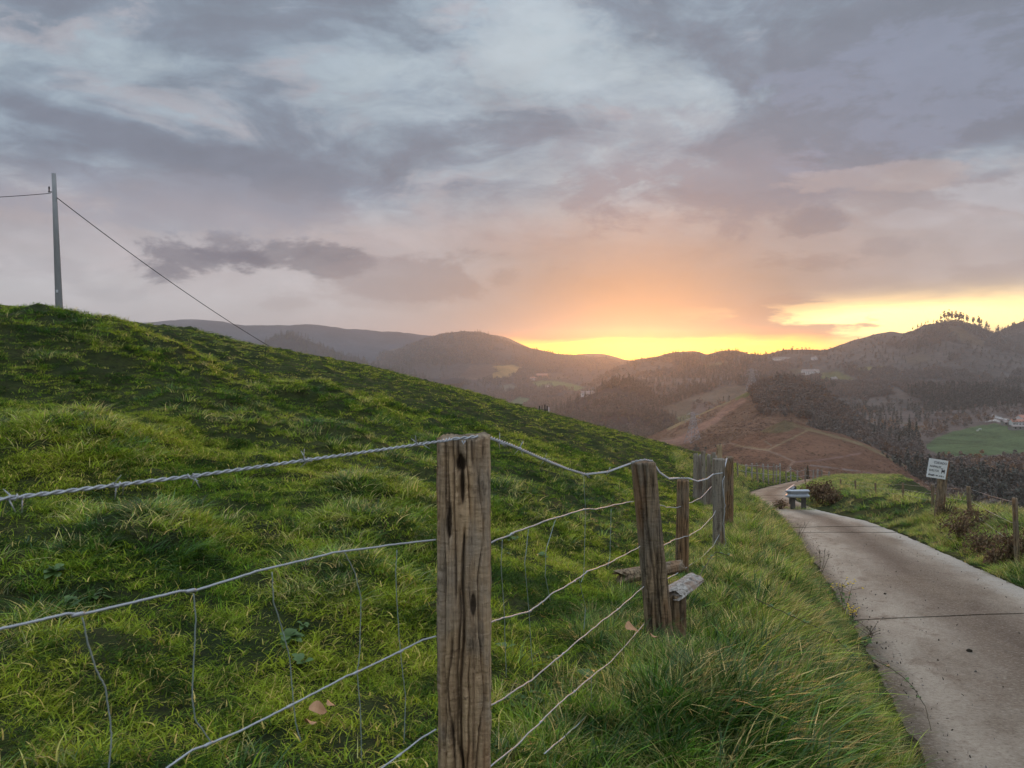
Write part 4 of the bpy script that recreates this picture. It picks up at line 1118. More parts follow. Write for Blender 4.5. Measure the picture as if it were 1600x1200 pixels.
for p in (p0.lerp(p1, .22), p0.lerp(p1, .74), p1.lerp(p2, .45), p1.lerp(p2, .92)):
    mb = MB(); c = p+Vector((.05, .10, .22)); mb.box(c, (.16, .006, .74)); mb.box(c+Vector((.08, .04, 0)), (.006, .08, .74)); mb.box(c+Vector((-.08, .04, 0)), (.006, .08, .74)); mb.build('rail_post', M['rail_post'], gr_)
# ------------------------------------------------------------------ utility pole and cables
x, d, z = hit(93, 487)
x, d = (93-800)/FPX*46, 46.; z = float(terrain(x, d))
zt = (HOR-271)/FPX*d; hp_ = zt-z
pole = thing('utility_pole', 'tall tapering concrete utility pole on top of the grassy hill', 'utility pole', (x, d, z))
mb = MB(); dx = (84-800)/FPX*d-x
mb.tube([(0, 0, -.5), (0, 0, 0), (dx*.5, 0, hp_*.5), (dx, 0, hp_)], [.215, .205, .16, .115], 14); mb.build('shaft', M['pole'], pole, smooth=True)
mb = MB(); cb = P(80, 300, d)-pole.location
mb.box(cb+Vector((0, 0, 0)), (.34, .06, .05)); mb.box(cb+Vector((-.12, 0, .14)), (.05, .05, .22)); mb.tube([cb+Vector((-.12, 0, .2)), cb+Vector((-.12, 0, .32))], [.06, .03], 8); mb.build('insulator_bracket', M['dark_metal'], pole)
mb = MB(); mb.box(P(89, 455, d-.2)-pole.location, (.12, .03, .16)); mb.build('number_plate', M['white_paint'], pole)
def cable(a, b, sag, r, label):
    mb = MB(); a, b = Vector(a), Vector(b); L = (b-a).length
    pts = [a.lerp(b, i/40)-Vector((0, 0, sag*4*(i/40)*(1-i/40))) for i in range(41)]; mb.tube([p-a for p in pts], r, 6)
    o = mb.build('overhead_cable', M['cable'], None, a); tag(o, label, 'cable', 'overhead cables on the utility pole')
cable(P(79, 302, 45.9), P(-620, 285, 34), .55, .02, 'black overhead cable running left from the utility pole out of view')
cable(P(89, 309, 45.9), P(470, 569, 72), .5, .024, 'black overhead cable slanting down right from the utility pole behind the hill')

# ------------------------------------------------------------------ pole transformer seen over the brow
d = 82.; x = (848-800)/FPX*d; z = float(terrain(x, d))
tr = thing('transformer_platform', 'small dark equipment frame with a white pipe seen over the brow', 'transformer', (x, d, z))
def tp(px, py): return P(px, py, d)-tr.location
for px, yt in ((843, 634), (847, 633), (851.5, 632), (855, 634)):
    mb = MB(); a = tp(px, yt); mb.tube([(a.x, 0, -.6), a], .07 if px != 847 else .04, 7); mb.build('upright', M['dark_metal'], tr)
for py in (640.5, 644):
    mb = MB(); a, b = tp(843, py), tp(856, py); mb.box((a+b)/2, ((b-a).x, .5, .12)); mb.build('deck', M['dark_metal'], tr)
mb = MB(); a = tp(857.5, 636); mb.tube([(a.x, 0, -.4), a], .06, 8); b = tp(860, 648); mb.tube([(a.x, 0, a.z-.7), b], .05, 6); mb.build('pipe', M['white_paint'], tr)
mb = MB(); a = tp(841.5, 638); mb.tube([(a.x, 0, -.3), a], .05, 8); mb.build('post', M['pylon'], tr)

# ------------------------------------------------------------------ trees
def leaves(mb, centres, n, size, r, seed_val=True):
    for i in range(n):
        c, rad = centres[r.integers(len(centres))]
        p = Vector(r.normal(0, 1, 3)); p.normalize(); p *= r.uniform()**.4; p = Vector((p.x*rad[0], p.y*rad[1], p.z*rad[2]))+Vector(c)
        a = Vector(r.normal(0, 1, 3)).normalized(); b = a.orthogonal().normalized(); c2 = a.cross(b); s = size*r.uniform(.5, 1.4); w = s*r.uniform(.4, 1)
        mb.add([p-b*s-c2*w*.3, p+c2*w*.5, p+b*s, p-c2*w], [(0, 1, 2, 3)], r.uniform())
def tree_meshes(kind, seed):
    r = np.random.default_rng(seed); t = MB(); c = MB()
    if kind == 'pine':
        t.tube([(0, 0, -1), (.2, 0, 6), (.0, .1, 13), (.1, 0, 17)], [.35, .28, .18, .05], 6)
        cs = []
        for i in range(9):
            a = r.uniform(0, 6.28); q = r.uniform(.2, 2.2); zz = r.uniform(6.5, 17); q *= 1.25-zz/24; cs.append(((q*math.cos(a), q*math.sin(a), zz), (r.uniform(1, 1.9), r.uniform(1, 1.9), r.uniform(.9, 1.8))))
            t.tube([(0, 0, cs[-1][0][2]-1.5), cs[-1][0]], [.10, .03], 4)
        cs.append(((0, 0, 17), (.9, .9, 1.2)))
        leaves(c, cs, 520, .62, r); mm = M['needle']
    elif kind == 'conifer':
        t.tube([(0, 0, -1), (0, 0, 14)], [.3, .04], 6)
        cs = [((0, 0, 1.5+i*1.15), ((3.0-i*.24), (3.0-i*.24), .5)) for i in range(12)]
        leaves(c, cs, 520, .5, r); mm = M['needle']
    else:
        t.tube([(0, 0, -1), (.1, .1, 2.5), (0, 0, 6)], [.32, .25, .15], 6); cs = []
        for i in range(11):
            a = r.uniform(0, 6.28); q = r.uniform(.8, 3.4); h = r.uniform(3.5, 10.5-q*.7)
            e = (q*math.cos(a), q*math.sin(a), h); cs.append((e, (r.uniform(.9, 1.7),)*2+(r.uniform(.8, 1.5),)))
            t.tube([(0, 0, h*.45), (e[0]*.5, e[1]*.5, h*.8), e, (e[0]*1.25, e[1]*1.25, h+1.2)], [.13, .09, .05, .01], 4)
            for k in range(3): t.tube([e, (e[0]+r.normal(0, .9), e[1]+r.normal(0, .9), e[2]+r.uniform(.6, 1.8))], [.04, .01], 3)
        leaves(c, cs, 520, .27, r); mm = M['autumn']
    return t.mesh('trunk', M['bark']), c.mesh('crown', mm)
TM = {k: [tree_meshes(k, 300+i*7+len(k)) for i in range(3)] for k in ('pine', 'conifer', 'broad')}
def tree(kind, loc, s, label, group, name, i):
    t, c = TM[kind][i % 3]; o = thing(name, label, 'tree', loc, i*2.4, group); o.scale = (s, s, s*(1+.12*math.sin(i*3.1)))
    if kind == 'pine': o.scale = (s*1.15, s*1.15, s)
    link('trunk', t, o); link('crown', c, o)


def crest_z(H, px):
    """world point on the crest row of a hill at a photo column"""
    r_ = H['front']-1; x = np.interp(px, H['PX'][r_], H['X'][r_]); return x, H['D'][r_][0], np.interp(px, H['PX'][r_], H['Z'][r_])
ORD = 'first second third fourth fifth sixth seventh eighth ninth tenth eleventh twelfth thirteenth fourteenth fifteenth sixteenth seventeenth eighteenth nineteenth twentieth twenty-first twenty-second twenty-third twenty-fourth twenty-fifth twenty-sixth twenty-seventh twenty-eighth twenty-ninth thirtieth thirty-first thirty-second'.split()
q = random.Random(5)
ridge = [(1424, .45), (1431, .5), (1437, .45), (1443, .4), (1470, .75), (1474, 1.05), (1480, 1.1), (1487, .95), (1493, 1.0), (1497, .85), (1501, .95), (1506, .75), (1511, .8), (1516, .65), (1521, .75), (1526, .95), (1530, .9), (1533, .8), (1537, .6), (1541, .85), (1544, .6), (1552, .5), (1556, .8), (1447, .4), (1455, .35)] + [(1476, .8), (1484, .75), (1490, .8), (1495, .7), (1499, .65), (1504, .9), (1509, .6)]
for i, (px, s) in enumerate(sorted(ridge)):
    x, d, z = crest_z(right_h, px)
    tree('pine', (x, d-q.uniform(0, 12), z), s*1.5, '%s pine from the left on the ridge top against the pale sky' % ORD[i], 'pines on the ridge top', 'pine_tree', i)
for i, (px, s) in enumerate(sorted([(1098, .5), (1117, .75), (1126, .7), (1180, .5), (1196, .75), (1212, .5), (1223, .7), (1237, .95), (1246, .7), (1252, .75), (1258, .8), (1264, .7), (1296, .6), (1340, .5), (1003, .5), (1022, .5), (1035, .4), (1066, .45)])):
    x, d, z = crest_z(right_h, px)
    tree('broad', (x, d-4, z-1), s*1.15, '%s small dark tree from the left along the skyline under the orange sunset' % ORD[i], 'trees along the sunset skyline', 'ridge_tree', i)
# autumn trees one can tell apart on the near valley side
spots = [(1386, 712, 1.0), (1398, 716, .9), (1376, 703, .9), (1405, 722, .8), (1352, 690, .8), (1420, 712, .9), (1436, 722, .9), (1340, 682, .7), (1318, 676, .7), (1300, 668, .7), (1430, 738, .8), (1448, 735, .8), (1500, 738, .8), (1515, 745, .9), (1530, 735, .7), (1545, 752, .9), (1560, 742, .8), (1575, 758, 1.0), (1590, 748, .9), (1540, 775, .8), (1565, 780, .8), (1592, 775, .9), (1508, 762, .7), (1522, 722, .6), (1556, 724, .6), (1588, 728, .7), (1470, 727, .6), (1410, 690, .7), (1370, 680, .7), (1385, 668, .7), (1430, 692, .7)]
for i, (px, py, s) in enumerate(sorted(spots)):
    p = far_hit(px, py)
    if p is None: continue
    tree('broad', p, s*.85*(p.y/480)**.35, '%s rusty autumn tree from the left on the valley side around the warning sign' % ORD[i], 'autumn trees on the valley side', 'autumn_tree', i)
for i, (px, py, s) in enumerate([(1421, 680, .8), (1432, 682, .7), (1366, 690, .6), (1262, 750, .42), (1405, 700, .6), (1180, 690, .0)]):
    if s == 0: continue
    p = far_hit(px, py)
    if p is None: continue
    lab = ['dark conifer just left of the green valley field, left of a pair', 'dark conifer just left of the green valley field, right of a pair', 'dark conifer high on the far flank of the heath hill', 'small dark conifer standing at the foot of the heath beyond the road bend', 'lone dark conifer among rusty trees right of the heath'][i]
    tree('conifer', p, s*(p.y/480)**.5, lab, None if i == 3 else 'dark conifers in the valley', 'conifer_tree', i)


# far woods: one object each
M['scrub'] = mat('heath_scrub', lambda g: g.mix(g.attr('var')*.5, g.ramp(g.attr('tint', 'INSTANCER'), [(0, (.07, .07, .035)), (.35, (.13, .085, .06)), (.6, (.20, .12, .09)), (.8, (.26, .16, .10)), (1, (.33, .22, .12))]), (.22, .15, .11)), .9, .1, .15)


def wood_protos():
    out = []
    for i in range(5):
        r = np.random.default_rng(400+i); mb = MB(); h = r.uniform(4.6, 5.6)
        cs = [((0, 0, h), (2.3, 2.3, 3.0))]+[((r.normal(0, 1.3), r.normal(0, 1.3), h+r.normal(0, 1.6)), (r.uniform(.9, 1.4),)*2+(r.uniform(.9, 1.4),)) for _ in range(5)]
        leaves(mb, cs, 170, .62, r); mb.tube([(0, 0, -1), (0, 0, h+1)], [.25, .08], 4); out.append(mb.mesh('wood', M['wood_far']))
    for i in range(3):
        r = np.random.default_rng(420+i); mb = MB(); cs = [((0, 0, 1.5+k*1.3), (2.6-k*.26, 2.6-k*.26, .5)) for k in range(9)]
        leaves(mb, cs, 130, .7, r); out.append(mb.mesh('wood', M['wood_far']))
    return out
HP = []
for i in range(8):
    r = np.random.default_rng(440+i); mb = MB(); leaves(mb, [((r.normal(0, 2), r.normal(0, 2), 2.5), (6, 6, 3.2)), ((r.normal(0, 4), r.normal(0, 4), 2), (4, 4, 2.5))], 70, 2.0, r); HP.append(mb.mesh('scrub', M['scrub']))
WP = wood_protos()
def woods(name, H, n, size, tint, seed, dens=None, conifer=.25, front=True, protos=None):
    r = np.random.default_rng(seed); nr, nc = H['front'], H['cols']
    # pick by apparent area so that near and far slopes are equally covered
    dpy = np.abs(np.diff(H['PY'][:nr, :], axis=0))[:, :-1]+.15; w = dpy*H['cover'][:nr-1, :-1]
    cl = .5+.5*fbm(H['X'][:nr-1, :-1]/(H['D'][nr-1, 0]/14), H['D'][:nr-1, :-1]/(H['D'][nr-1, 0]/14), 4, seed+2)
    if dens is not None: w = w*dens(H['PX'][:nr-1, :-1], H['PY'][:nr-1, :-1], cl)
    w = w.ravel()/w.sum(); k = r.choice(len(w), n, p=w); i, j = np.divmod(k, nc-1)
    a, b = r.uniform(size=n), r.uniform(size=n)
    def bil(A): return (A[i, j]*(1-a)+A[i+1, j]*a)*(1-b)+(A[i, j+1]*(1-a)+A[i+1, j+1]*a)*b
    X, D, Z = bil(H['X']), bil(H['D']), bil(H['Z'])
    cl = cl[i, j]; cf = (vnoise(X/(H['D'][nr-1, 0]/10), D/(H['D'][nr-1, 0]/10), seed+5) < conifer+.12)
    idx = np.where(cf & (r.uniform(size=n) < .8), r.integers(5, 8, n), r.integers(0, 5, n))
    tn = np.where(idx >= 5, r.uniform(0, .2, n), np.clip(tint+(cl-.5)*.7+r.normal(0, .14, n), .05, 1))
    o = instancer(name, np.stack([X, D, Z-.3], -1), np.stack([np.zeros(n), np.zeros(n), r.uniform(0, 6.28, n)], -1), size*r.uniform(.6, 1.35, n), idx, tn, protos or WP)
    tag(o, kind='stuff')
def below_crest(H, k):
    cy = H['PY'][H['front']-1][None, :-1]
    return lambda px, py, cl: ((py > cy+k)*(.15+1.5*(cl > .45)))
woods('woodland', main_h, 13000, .95, .42, 1, below_crest(main_h, 2))
woods('woodland', right_h, 17000, .85, .48, 2, lambda px, py, cl: ((py > right_h['PY'][right_h['front']-1][None, :-1]+np.where(px > 1462, .2, 3.5))*(.15+1.5*(cl > .45)+1.0*(px > 1462)*(py < 520))))
woods('woodland', spur_h, 4500, .85, .25, 3, below_crest(spur_h, 1), conifer=.6)
woods('woodland', valley, 6300, .75, .66, 4, lambda px, py, cl: np.where((px > 1440) & (py > 690) & (py < 724), .0, 1.0))
woods('woodland', knoll_h, 3200, .62, .5, 5, lambda px, py, cl: np.where((px+(cl-.5)*70 > 1180) & (py < 652+(cl-.5)*40+(px-1190)*.15), .3+1.2*(cl > .4), np.where(px+(cl-.5)*60 > 1255, 1.0, .0)), .35)
woods('woodland', right_m, 2500, 1.0, .35, 6, below_crest(right_m, 2))
woods('woodland', mid_m, 1500, 1.3, .2, 7, below_crest(mid_m, 2), conifer=.7)
# scrub on the heath
woods('heath_scrub', heath_h, 12000, .07, .62, 8, lambda px, py, cl: .35+1.3*(cl > .52), .0, True, HP)
woods('heath_scrub', knoll_h, 6000, .10, .62, 9, lambda px, py, cl: np.where(px < 1290, .35+1.3*(cl > .5), .0), .0, True, HP)


# ------------------------------------------------------------------ farm buildings
def house(loc, rz, L, W, H, rh, wall, roof, nwin, label, storeys=2, group=None, scale=1.0):
    o = thing('farmhouse', label, 'house', loc, rz, group); o.scale = (scale,)*3
    mb = MB(); a, b = L/2, W/2
    mb.add([(-a, -b, -2), (a, -b, -2), (a, b, -2), (-a, b, -2), (-a, -b, H), (a, -b, H), (a, b, H), (-a, b, H), (-a, 0, H+rh), (a, 0, H+rh)],
           [(0, 1, 5, 4), (2, 3, 7, 6), (1, 2, 6, 9, 5), (3, 0, 4, 8, 7), (4, 5, 9, 8), (6, 7, 8, 9)]); mb.build('wall', wall, o)
    mb = MB(); e = .5
    for s in (-1, 1):
        p = [(-a-e, s*(b+e), H-e*rh/b), (a+e, s*(b+e), H-e*rh/b), (a+e, 0, H+rh+.06), (-a-e, 0, H+rh+.06)]
        mb.add(p+[(x_, y_, z_+.25) for x_, y_, z_ in p], [(0, 1, 2, 3), (4, 5, 6, 7), (0, 1, 5, 4), (1, 2, 6, 5), (2, 3, 7, 6), (3, 0, 4, 7)])
    rf = mb.build('roof', roof, o)
    mb = MB(); mb.box((a*.5, 0, H+rh+.4), (.9, .9, 1.6)); mb.build('chimney', wall, rf)
    for st_ in range(storeys):
        for i in range(nwin):
            xx = -a+L*(i+.5)/nwin; zz = 1.5+st_*2.8
            if st_ == 0 and i == nwin//2: mb = MB(); mb.box((xx, -b-.02, .9), (1.3, .1, 2.2)); mb.build('door', M['dark_metal'], o); continue
            mb = MB(); mb.box((xx, -b-.02, zz), (1.15, .1, 1.35)); mb.build('window', M['window'], o)
    return o
def place_house(px, py, label, rz=0, **k):
    p = far_hit(px, py)
    if p is None: return
    return house((p.x, p.y, p.z), rz, label=label, **k)
W_, T_, S_ = M['white_wall'], M['tan_wall'], M['stone_wall']
place_house(1266, 585, 'long white farmhouse with dark windows high on the right hill', L=34, W=10, H=7, rh=3, wall=W_, roof=M['roof_grey'], nwin=7, scale=.95)
place_house(1303, 594, 'small white hut right of the long white farmhouse', L=9, W=6, H=3.2, rh=1.6, wall=W_, roof=M['roof_grey'], nwin=3, storeys=1)
place_house(1220, 562, 'low pale building under the sunset skyline', L=34, W=8, H=3.0, rh=1.2, wall=W_, roof=M['roof_grey'], nwin=8, storeys=1, scale=.9)
place_house(1272, 562, 'small pale house on the slope below the skyline right of the low building', L=10, W=8, H=4, rh=2, wall=W_, roof=M['roof_grey'], nwin=3, storeys=1)
place_house(833, 594, 'white gabled house at the left of the ochre farm below the big hill', L=14, W=9, H=5, rh=2.5, wall=W_, roof=M['roof'], nwin=3, rz=.3, scale=1.2)
place_house(847, 591, 'ochre walled farm building below the big hill', L=24, W=12, H=7, rh=3.5, wall=T_, roof=M['roof'], nwin=5, rz=-.2, scale=1.3)
place_house(856, 606, 'small white house alone below the ochre farm', L=13, W=9, H=5, rh=2, wall=W_, roof=M['roof_grey'], nwin=3, storeys=1, scale=1.1)
place_house(920, 618, 'low white house at the edge of the dark wooded spur', L=22, W=8, H=4, rh=2, wall=W_, roof=M['roof_grey'], nwin=5, storeys=1)
place_house(1591, 664, 'white farmhouse with a red tiled roof at the far right above the green field', L=17, W=9, H=4.2, rh=2.6, wall=W_, roof=M['roof'], nwin=5, rz=-.12, scale=.72)
place_house(1604, 661, 'second red roofed building cut by the right edge of the view', L=15, W=9, H=4.5, rh=2.4, wall=W_, roof=M['roof'], nwin=4, rz=.1)
place_house(1594, 671, 'low grey barn in front of the red roofed farmhouse', L=16, W=7, H=2.6, rh=1.0, wall=S_, roof=M['roof_grey'], nwin=4, storeys=1)
place_house(1572, 664, 'small grey stone shed at the left end of the farm', L=6, W=5, H=2.5, rh=1.3, wall=S_, roof=M['roof_grey'], nwin=2, storeys=1)
for i, (px, py, lab) in enumerate([(1527, 674.5, 'left white sheep of the two grazing on the green valley field'), (1531.5, 672.5, 'right white sheep of the two grazing on the green valley field')]):
    p = far_hit(px, py)
    mb = MB(); n = 10
    mb.tube([(-.9, 0, .75), (-.75, 0, .8), (-.3, 0, .82), (.3, 0, .82), (.7, 0, .85), (.95, 0, .85)], [.1, .32, .42, .42, .3, .12], 10)
    mb.tube([(.8, 0, .9), (1.1, 0, .75), (1.3, 0, .45), (1.4, 0, .3)], [.2, .17, .14, .08], 8)
    for sx in (-.55, .5):
        for sy in (-.2, .2): mb.tube([(sx, sy, .6), (sx+.04, sy, .3), (sx, sy, 0)], [.11, .06, .05], 6)
    o = mb.build('sheep', M['wool'], None, p, (0, 0, .4+i*2.2), True); o.scale = (1.25,)*3; tag(o, lab, 'sheep', 'sheep on the valley field')


# lattice pylons
def pylon(px, py, h, label, sc=1.0):
    p = far_hit(px, py)
    if p is None: return
    o = thing('lattice_pylon', label, 'pylon', p, .3)
    def half(t): return 3.0*(1-t)**1.2+.55
    for sx in (-1, 1):
        for sy in (-1, 1):
            mb = MB(); mb.tube([(sx*half(t), sy*half(t), h*t) for t in (-.03, .2, .4, .6, .75, .95)], .16, 4); mb.build('leg', M['pylon'], o)
    mb = MB(); lv = [0, .18, .34, .48, .6, .7, .8, .88, .95]
    for t0, t1 in zip(lv[:-1], lv[1:]):
        a, b = half(t0), half(t1)
        for (c0, c1) in (((-1, -1), (1, -1)), ((1, -1), (1, 1)), ((1, 1), (-1, 1)), ((-1, 1), (-1, -1))):
            mb.bar((c0[0]*a, c0[1]*a, h*t0), (c1[0]*b, c1[1]*b, h*t1), .16); mb.bar((c1[0]*a, c1[1]*a, h*t0), (c0[0]*b, c0[1]*b, h*t1), .16); mb.bar((c0[0]*b, c0[1]*b, h*t1), (c1[0]*b, c1[1]*b, h*t1), .14)
    mb.build('bracing', M['pylon'], o)
    for t, w in ((.72, 5.2), (.90, 4.2)):
        mb = MB()
        for s in (-1, 1):
            for y in (-.5, .5): mb.bar((0, y, h*t), (s*w, 0, h*t+.3), .18); mb.bar((0, y, h*t+1.6), (s*w, 0, h*t+.3), .18)
            mb.tube([(s*w, 0, h*t+.3), (s*w, 0, h*t-1.4)], [.12, .2], 5)
        mb.build('cross_arm', M['pylon'], o)
pylon(1083, 691, 18, 'lattice power pylon standing on the pink firebreak of the heath')
pylon(1175, 612, 17, 'faint lattice power pylon by the wooded knoll')

# ------------------------------------------------------------------ bushes and roadside plants
def bush_meshes(seed, rx, ry, h, nst, nl, size, lm, droop=.3):
    r = np.random.default_rng(seed); s = MB(); c = MB()
    for i in range(nst):
        a = r.uniform(0, 6.28); q = r.uniform(.3, 1); ex, ey = rx*q*math.cos(a), ry*q*math.sin(a); hh = h*r.uniform(.55, 1.1)*(1-.3*q)
        pts = [Vector((ex*.15, ey*.15, -.05)), Vector((ex*.4, ey*.4, hh*.6)), Vector((ex*.8, ey*.8, hh)), Vector((ex*1.2, ey*1.2, hh*(1-droop)))]
        s.tube(pts, [.007, .006, .004, .002], 4)
        for k in range(nl//nst):
            t = r.uniform(.25, 1)*3; j = min(int(t), 2); p = pts[j].lerp(pts[j+1], t-j)+Vector(r.normal(0, .05+.05*h, 3))
            a1 = Vector(r.normal(0, 1, 3)).normalized(); b = a1.orthogonal().normalized(); c2 = a1.cross(b); sz = size*r.uniform(.5, 1.3)
            c.add([p-b*sz, p-c2*sz*.45+a1*sz*.2, p+b*sz*1.1, p+c2*sz*.45+a1*sz*.2], [(0, 1, 2, 3)], r.uniform())
    return s.mesh('stems', M['stem']), c.mesh('leaves', lm)
def bush(name, label, loc, seed, rx, ry, h, nst, nl, size, lm, cat='bush', group=None):
    o = thing(name, label, cat, loc, 0, group); s, c = bush_meshes(seed, rx, ry, h, nst, nl, size, lm); link('stems', s, o); link('leaves', c, o)
bush('fern_bush', 'rust brown withered fern clump right behind the guardrail end', near(1283, 32.5), 1, .75, .6, .95, 26, 1500, .06, M['brown_leaf'])
bush('fern_bush', 'low rust brown fern patch trailing right from the clump at the guardrail', near(1300, 31.5), 2, .45, .4, .45, 14, 600, .05, M['brown_leaf'])
bush('dead_branch_heap', 'small heap of brown dead twigs lying on the road before the guardrail', (P(1221, 0, 30.4).x, 30.4, float(plane(30.4))+.02), 3, .35, .3, .28, 16, 260, .045, M['brown_leaf'], 'twigs')
bush('bramble_bush', 'rust leaved bramble right of the warning sign post', near(1503, 16.2), 4, .35, .35, .5, 18, 600, .035, M['brown_leaf'])
bush('bramble_bush', 'low brown bramble spilling over the verge between two fence posts', near(1535, 14.6), 5, .4, .4, .38, 16, 600, .032, M['brown_leaf'])
bush('bramble_bush', 'tall brown bramble tangled round the rightmost verge fence post', near(1588, 12.9), 6, .32, .3, .62, 26, 900, .035, M['brown_leaf'])
bush('bramble_bush', 'brown bramble in front of the rightmost verge fence post at the edge of the view', near(1562, 13.0), 7, .3, .3, .36, 14, 600, .035, M['brown_leaf'])
bush('bramble_bush', 'brown bramble thicket between the sign and the right edge of the view, beyond the fence', near(1530, 17.0), 17, .7, .5, .6, 24, 900, .035, M['brown_leaf'])
bush('bramble_bush', 'broad rusty bramble filling the verge below the two rightmost fence posts', near(1556, 14.2), 18, .5, .4, .5, 22, 900, .032, M['brown_leaf'])
bush('dry_shrub', 'pale dry grass clump just right of the foot of the warning sign', near(1480, 19.6), 8, .3, .3, .5, 40, 200, .03, M['brown_leaf'])


def stalk(name, label, px, d, h, seed, flowers=0, lean=(0, 0), leafy=0):
    x, d, z = near(px, d); r = np.random.default_rng(seed)
    o = thing(name, label, 'plant', (x, d, z)); s = MB(); fl = MB(); lf = MB()
    for i in range(3):
        a = r.uniform(0, 6.28); top = Vector((math.cos(a)*h*.25+lean[0]*h, math.sin(a)*h*.25+lean[1]*h, h*r.uniform(.75, 1)))
        midp = top*.5+Vector(r.normal(0, .015, 3)); s.tube([(0, 0, -.03), midp, top], [.0045, .0035, .002], 5)
        for k in range(4):
            t = r.uniform(.4, .95); b = midp.lerp(top, t); e = b+Vector((r.normal(0, .06), r.normal(0, .06), r.uniform(.03, .10))); s.tube([b, e], [.0022, .0014], 4)
            tgt = fl if flowers else s
            for q_ in range(2 if flowers else 1):
                c = e+Vector(r.normal(0, .012, 3))*(1 if flowers else 0); n = 6; R_ = .011 if flowers else .009
                tgt.add([c+Vector((0, 0, .004))]+[c+Vector((R_*math.cos(2*math.pi*j/n), R_*math.sin(2*math.pi*j/n), -.002)) for j in range(n)]+[c+Vector((0, 0, -.008))], [(0, 1+j, 1+(j+1) % n) for j in range(n)]+[(n+1, 1+(j+1) % n, 1+j) for j in range(n)])
        for k in range(leafy):
            b = Vector((0, 0, 0)).lerp(top, r.uniform(.1, .8)); a2 = r.uniform(0, 6.28); dv = Vector((math.cos(a2), math.sin(a2), -.2)); pv2 = dv.orthogonal().normalized(); l = .05*r.uniform(.6, 1.3)
            lf.add([b, b+dv*l*.5+pv2*l*.25, b+dv*l, b+dv*l*.5-pv2*l*.25], [(0, 1, 2, 3)])
    s.build('stems', M['stem'], o)
    if fl.v: fl.build('flowers', M['yellow'], o)
    if lf.v: lf.build('leaves', M['leafy'], o)
def edge_px(d): return 800+FPX*float(XL(d))/d
stalk('dead_stalk', 'bare dark weed stalk with seed heads leaning over the road edge', edge_px(12.0)-8, 12.0, .42, 1, 0, (.25, 0))
stalk('dead_stalk', 'thin dry stalk at the road edge nearer the guardrail', edge_px(17.5)-6, 17.5, .42, 2, 0, (.2, 0))
stalk('ragwort', 'yellow flowering ragwort plant at the left end of the road joint', edge_px(9.0)-8, 9.0, .36, 3, 1, (.12, 0), 8)
stalk('dead_stalk', 'short dark weed at the road edge halfway to the flowering ragwort', edge_px(7.4)-4, 7.4, .14, 4, 0, (.4, 0), 6)
stalk('ragwort', 'small yellow flowered weed just below the road joint', edge_px(8.3)-6, 8.3, .16, 5, 1, (.2, 0), 6)
def shoot(label, pts, seed, n):
    r = np.random.default_rng(seed); P0 = Vector(pts[0]); o = thing('bramble_shoot', label, 'bramble', P0); s = MB(); l = MB()
    pp = [Vector(p)-P0 for p in pts]; s.tube(wpath(pp, 0, .004, 6, seed), .0028, 5); s.build('stem', M['stem'], o)
    for i in range(n):
        t = r.uniform(.1, 1)*(len(pp)-1); j = min(int(t), len(pp)-2); b = pp[j].lerp(pp[j+1], t-j)
        for k in range(3):
            a = r.uniform(0, 6.28); dv = Vector((math.cos(a), math.sin(a), r.uniform(-.1, .5))); pv2 = Vector((-dv.y, dv.x, .1)).normalized(); q_ = .032*r.uniform(.7, 1.3)
            l.add([b, b+dv*q_*.5+pv2*q_*.36, b+dv*q_, b+dv*q_*.5-pv2*q_*.36], [(0, 1, 2, 3)], r.uniform())
    l.build('leaves', M['leafy'], o)
def on_ground(px, py, up=.05): x, d, z = hit(px, py); return Vector((x, d, max(z, float(plane(d)))+up))
shoot('bramble shoot trailing over the road edge at the bottom right', [on_ground(1330, 1040, .15), on_ground(1370, 1065, .16), on_ground(1400, 1095, .12), on_ground(1425, 1115, .10), on_ground(1445, 1140, .06), on_ground(1455, 1175, .03)], 3, 9)
shoot('dark bramble runner with pale leaves across the bank grass', [on_ground(1180, 1010, .30), on_ground(1240, 1035, .32), on_ground(1300, 1050, .28), on_ground(1340, 1075, .2)], 5, 16)
shoot('dark briar stem arching from the grass beside the pale log end', [on_ground(1075, 935, .15), P(1090, 905, 4.7), P(1105, 880, 5.0), P(1118, 862, 5.4), P(1140, 868, 5.3)], 6, 6)

# ------------------------------------------------------------------ dead leaves and road debris
def dead_leaf(px, py, s, rz, lab, up=.05):
    x, d, z = hit(px, py); mb = MB(); n = 7
    for i in range(n):
        t = i/(n-1); w = math.sin(math.pi*min(1, t*.92+.06))**.8*.42
        mb.v += [(t-.5, -w, .12*math.sin(t*5)+.16*w), (t-.5, 0, .12*math.sin(t*5)), (t-.5, w, .12*math.sin(t*5)+.2*w)]; mb.val += [0]*3
    mb.f += [(3*i+j, 3*i+j+1, 3*i+j+4, 3*i+j+3) for i in range(n-1) for j in (0, 1)]
    o = mb.build('dead_leaf', M['dead_leaf'], None, (x, d, z+up), (R(25), R(12), rz)); o.scale = (s,)*3; tag(o, lab, 'leaf', 'fallen brown leaves in the grass')
dead_leaf(497, 1145, .058, .2, 'long curled brown leaf lying in the grass left of the front post', .075)
dead_leaf(517, 1142, .04, 1.2, 'small round brown leaf touching the curled leaf', .085)
dead_leaf(484, 1160, .05, 2.0, 'half hidden brown leaf below the curled leaf', .06)
dead_leaf(988, 1022, .085, .6, 'large tan leaf at the foot of the leaning second post', .12)
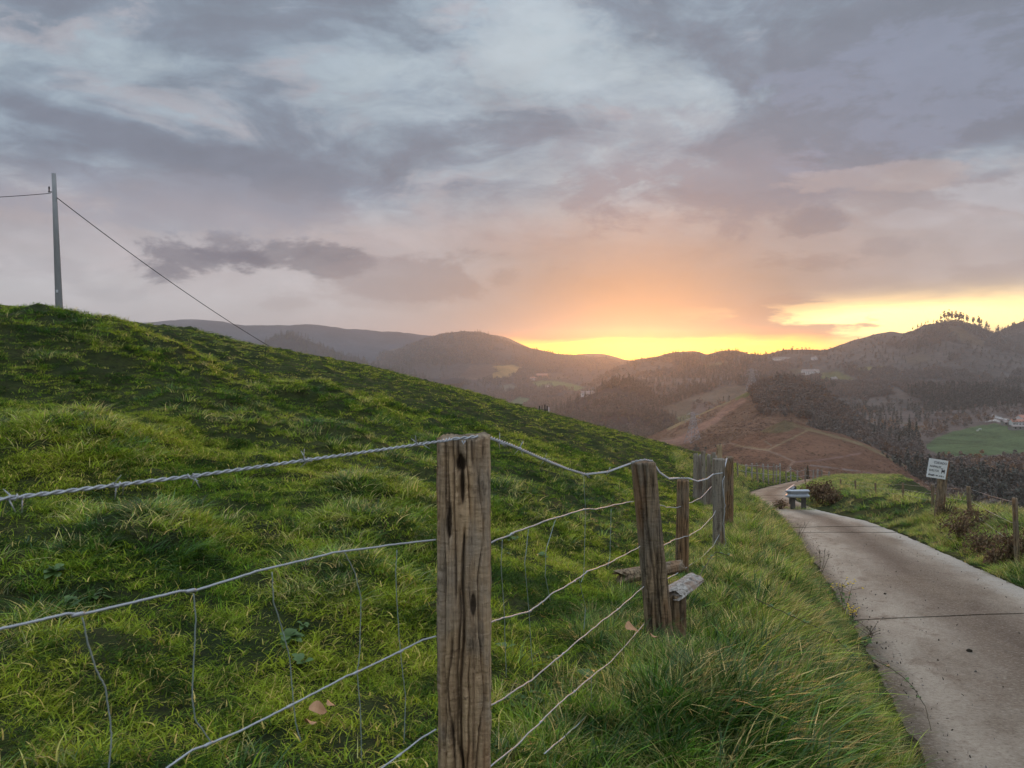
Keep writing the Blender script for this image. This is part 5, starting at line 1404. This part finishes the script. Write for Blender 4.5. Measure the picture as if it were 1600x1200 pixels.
dead_leaf(1020, 1044, .05, 1.4, 'narrow curled tan leaf right of the large tan leaf', .14)
def pebble(px, py, s, lab, m):
    d = 1.67*FPX/(py-727); x = (px-800)/FPX*d; r = np.random.default_rng(int(px)); v = []; f = []
    for i in range(5):
        for j in range(8):
            a = 2*math.pi*j/8; p = math.pi*(i/4); rr = s*(1+.3*r.normal()*.5); v.append((rr*math.sin(p)*math.cos(a), rr*.8*math.sin(p)*math.sin(a), rr*.5*math.cos(p)))
    f = [(i*8+j, i*8+(j+1) % 8, (i+1)*8+(j+1) % 8, (i+1)*8+j) for i in range(4) for j in range(8)]
    o = link('stone', mesh_of('stone', v, f, m), None, (x, d, float(plane(d))+s*.35)); tag(o, lab, 'stone', 'stones lying on the road')
pebble(1429, 843, .05, 'dark stone near the right edge of the road below the sign', M['void'])
pebble(1195, 784, .06, 'pale stone on the muddy stretch left of the guardrail', M['stone'])
pebble(1515, 1018, .03, 'dark clod lying in the stain below the road joint', M['void'])
pebble(1383, 928, .02, 'small dark clod above the road joint', M['void'])
# gravel, crumbs and bits of leaf strewn on the concrete
gp_ = []
r = np.random.default_rng(77)
for i in range(900):
    d = r.uniform(4.2, 26); s = r.beta(.6, .9) if i % 3 else r.uniform(0, .12); gp_.append((float(XL(d))+float(RW(d))*s, d, float(plane(d))+.004))
gp_ = np.array(gp_); n = len(gp_)
cr = []
for i in range(4):
    q2 = np.random.default_rng(i); vv = q2.normal(0, 1, (8, 3)); vv /= np.linalg.norm(vv, axis=1)[:, None]; bm = bmesh.new()
    for p in vv: bm.verts.new(p*np.array([.011, .008, .005])*q2.uniform(.7, 1.2))
    bmesh.ops.convex_hull(bm, input=bm.verts); me = bpy.data.meshes.new('crumb'); bm.to_mesh(me); bm.free(); me.materials.append(M['stone'] if i < 2 else M['void']); cr.append(me)
tag(instancer('road_gravel', gp_, np.stack([r.uniform(0, 6, n)]*3, -1), r.uniform(.4, 1.3, n), r.integers(0, 4, n), r.uniform(size=n), cr), kind='stuff')
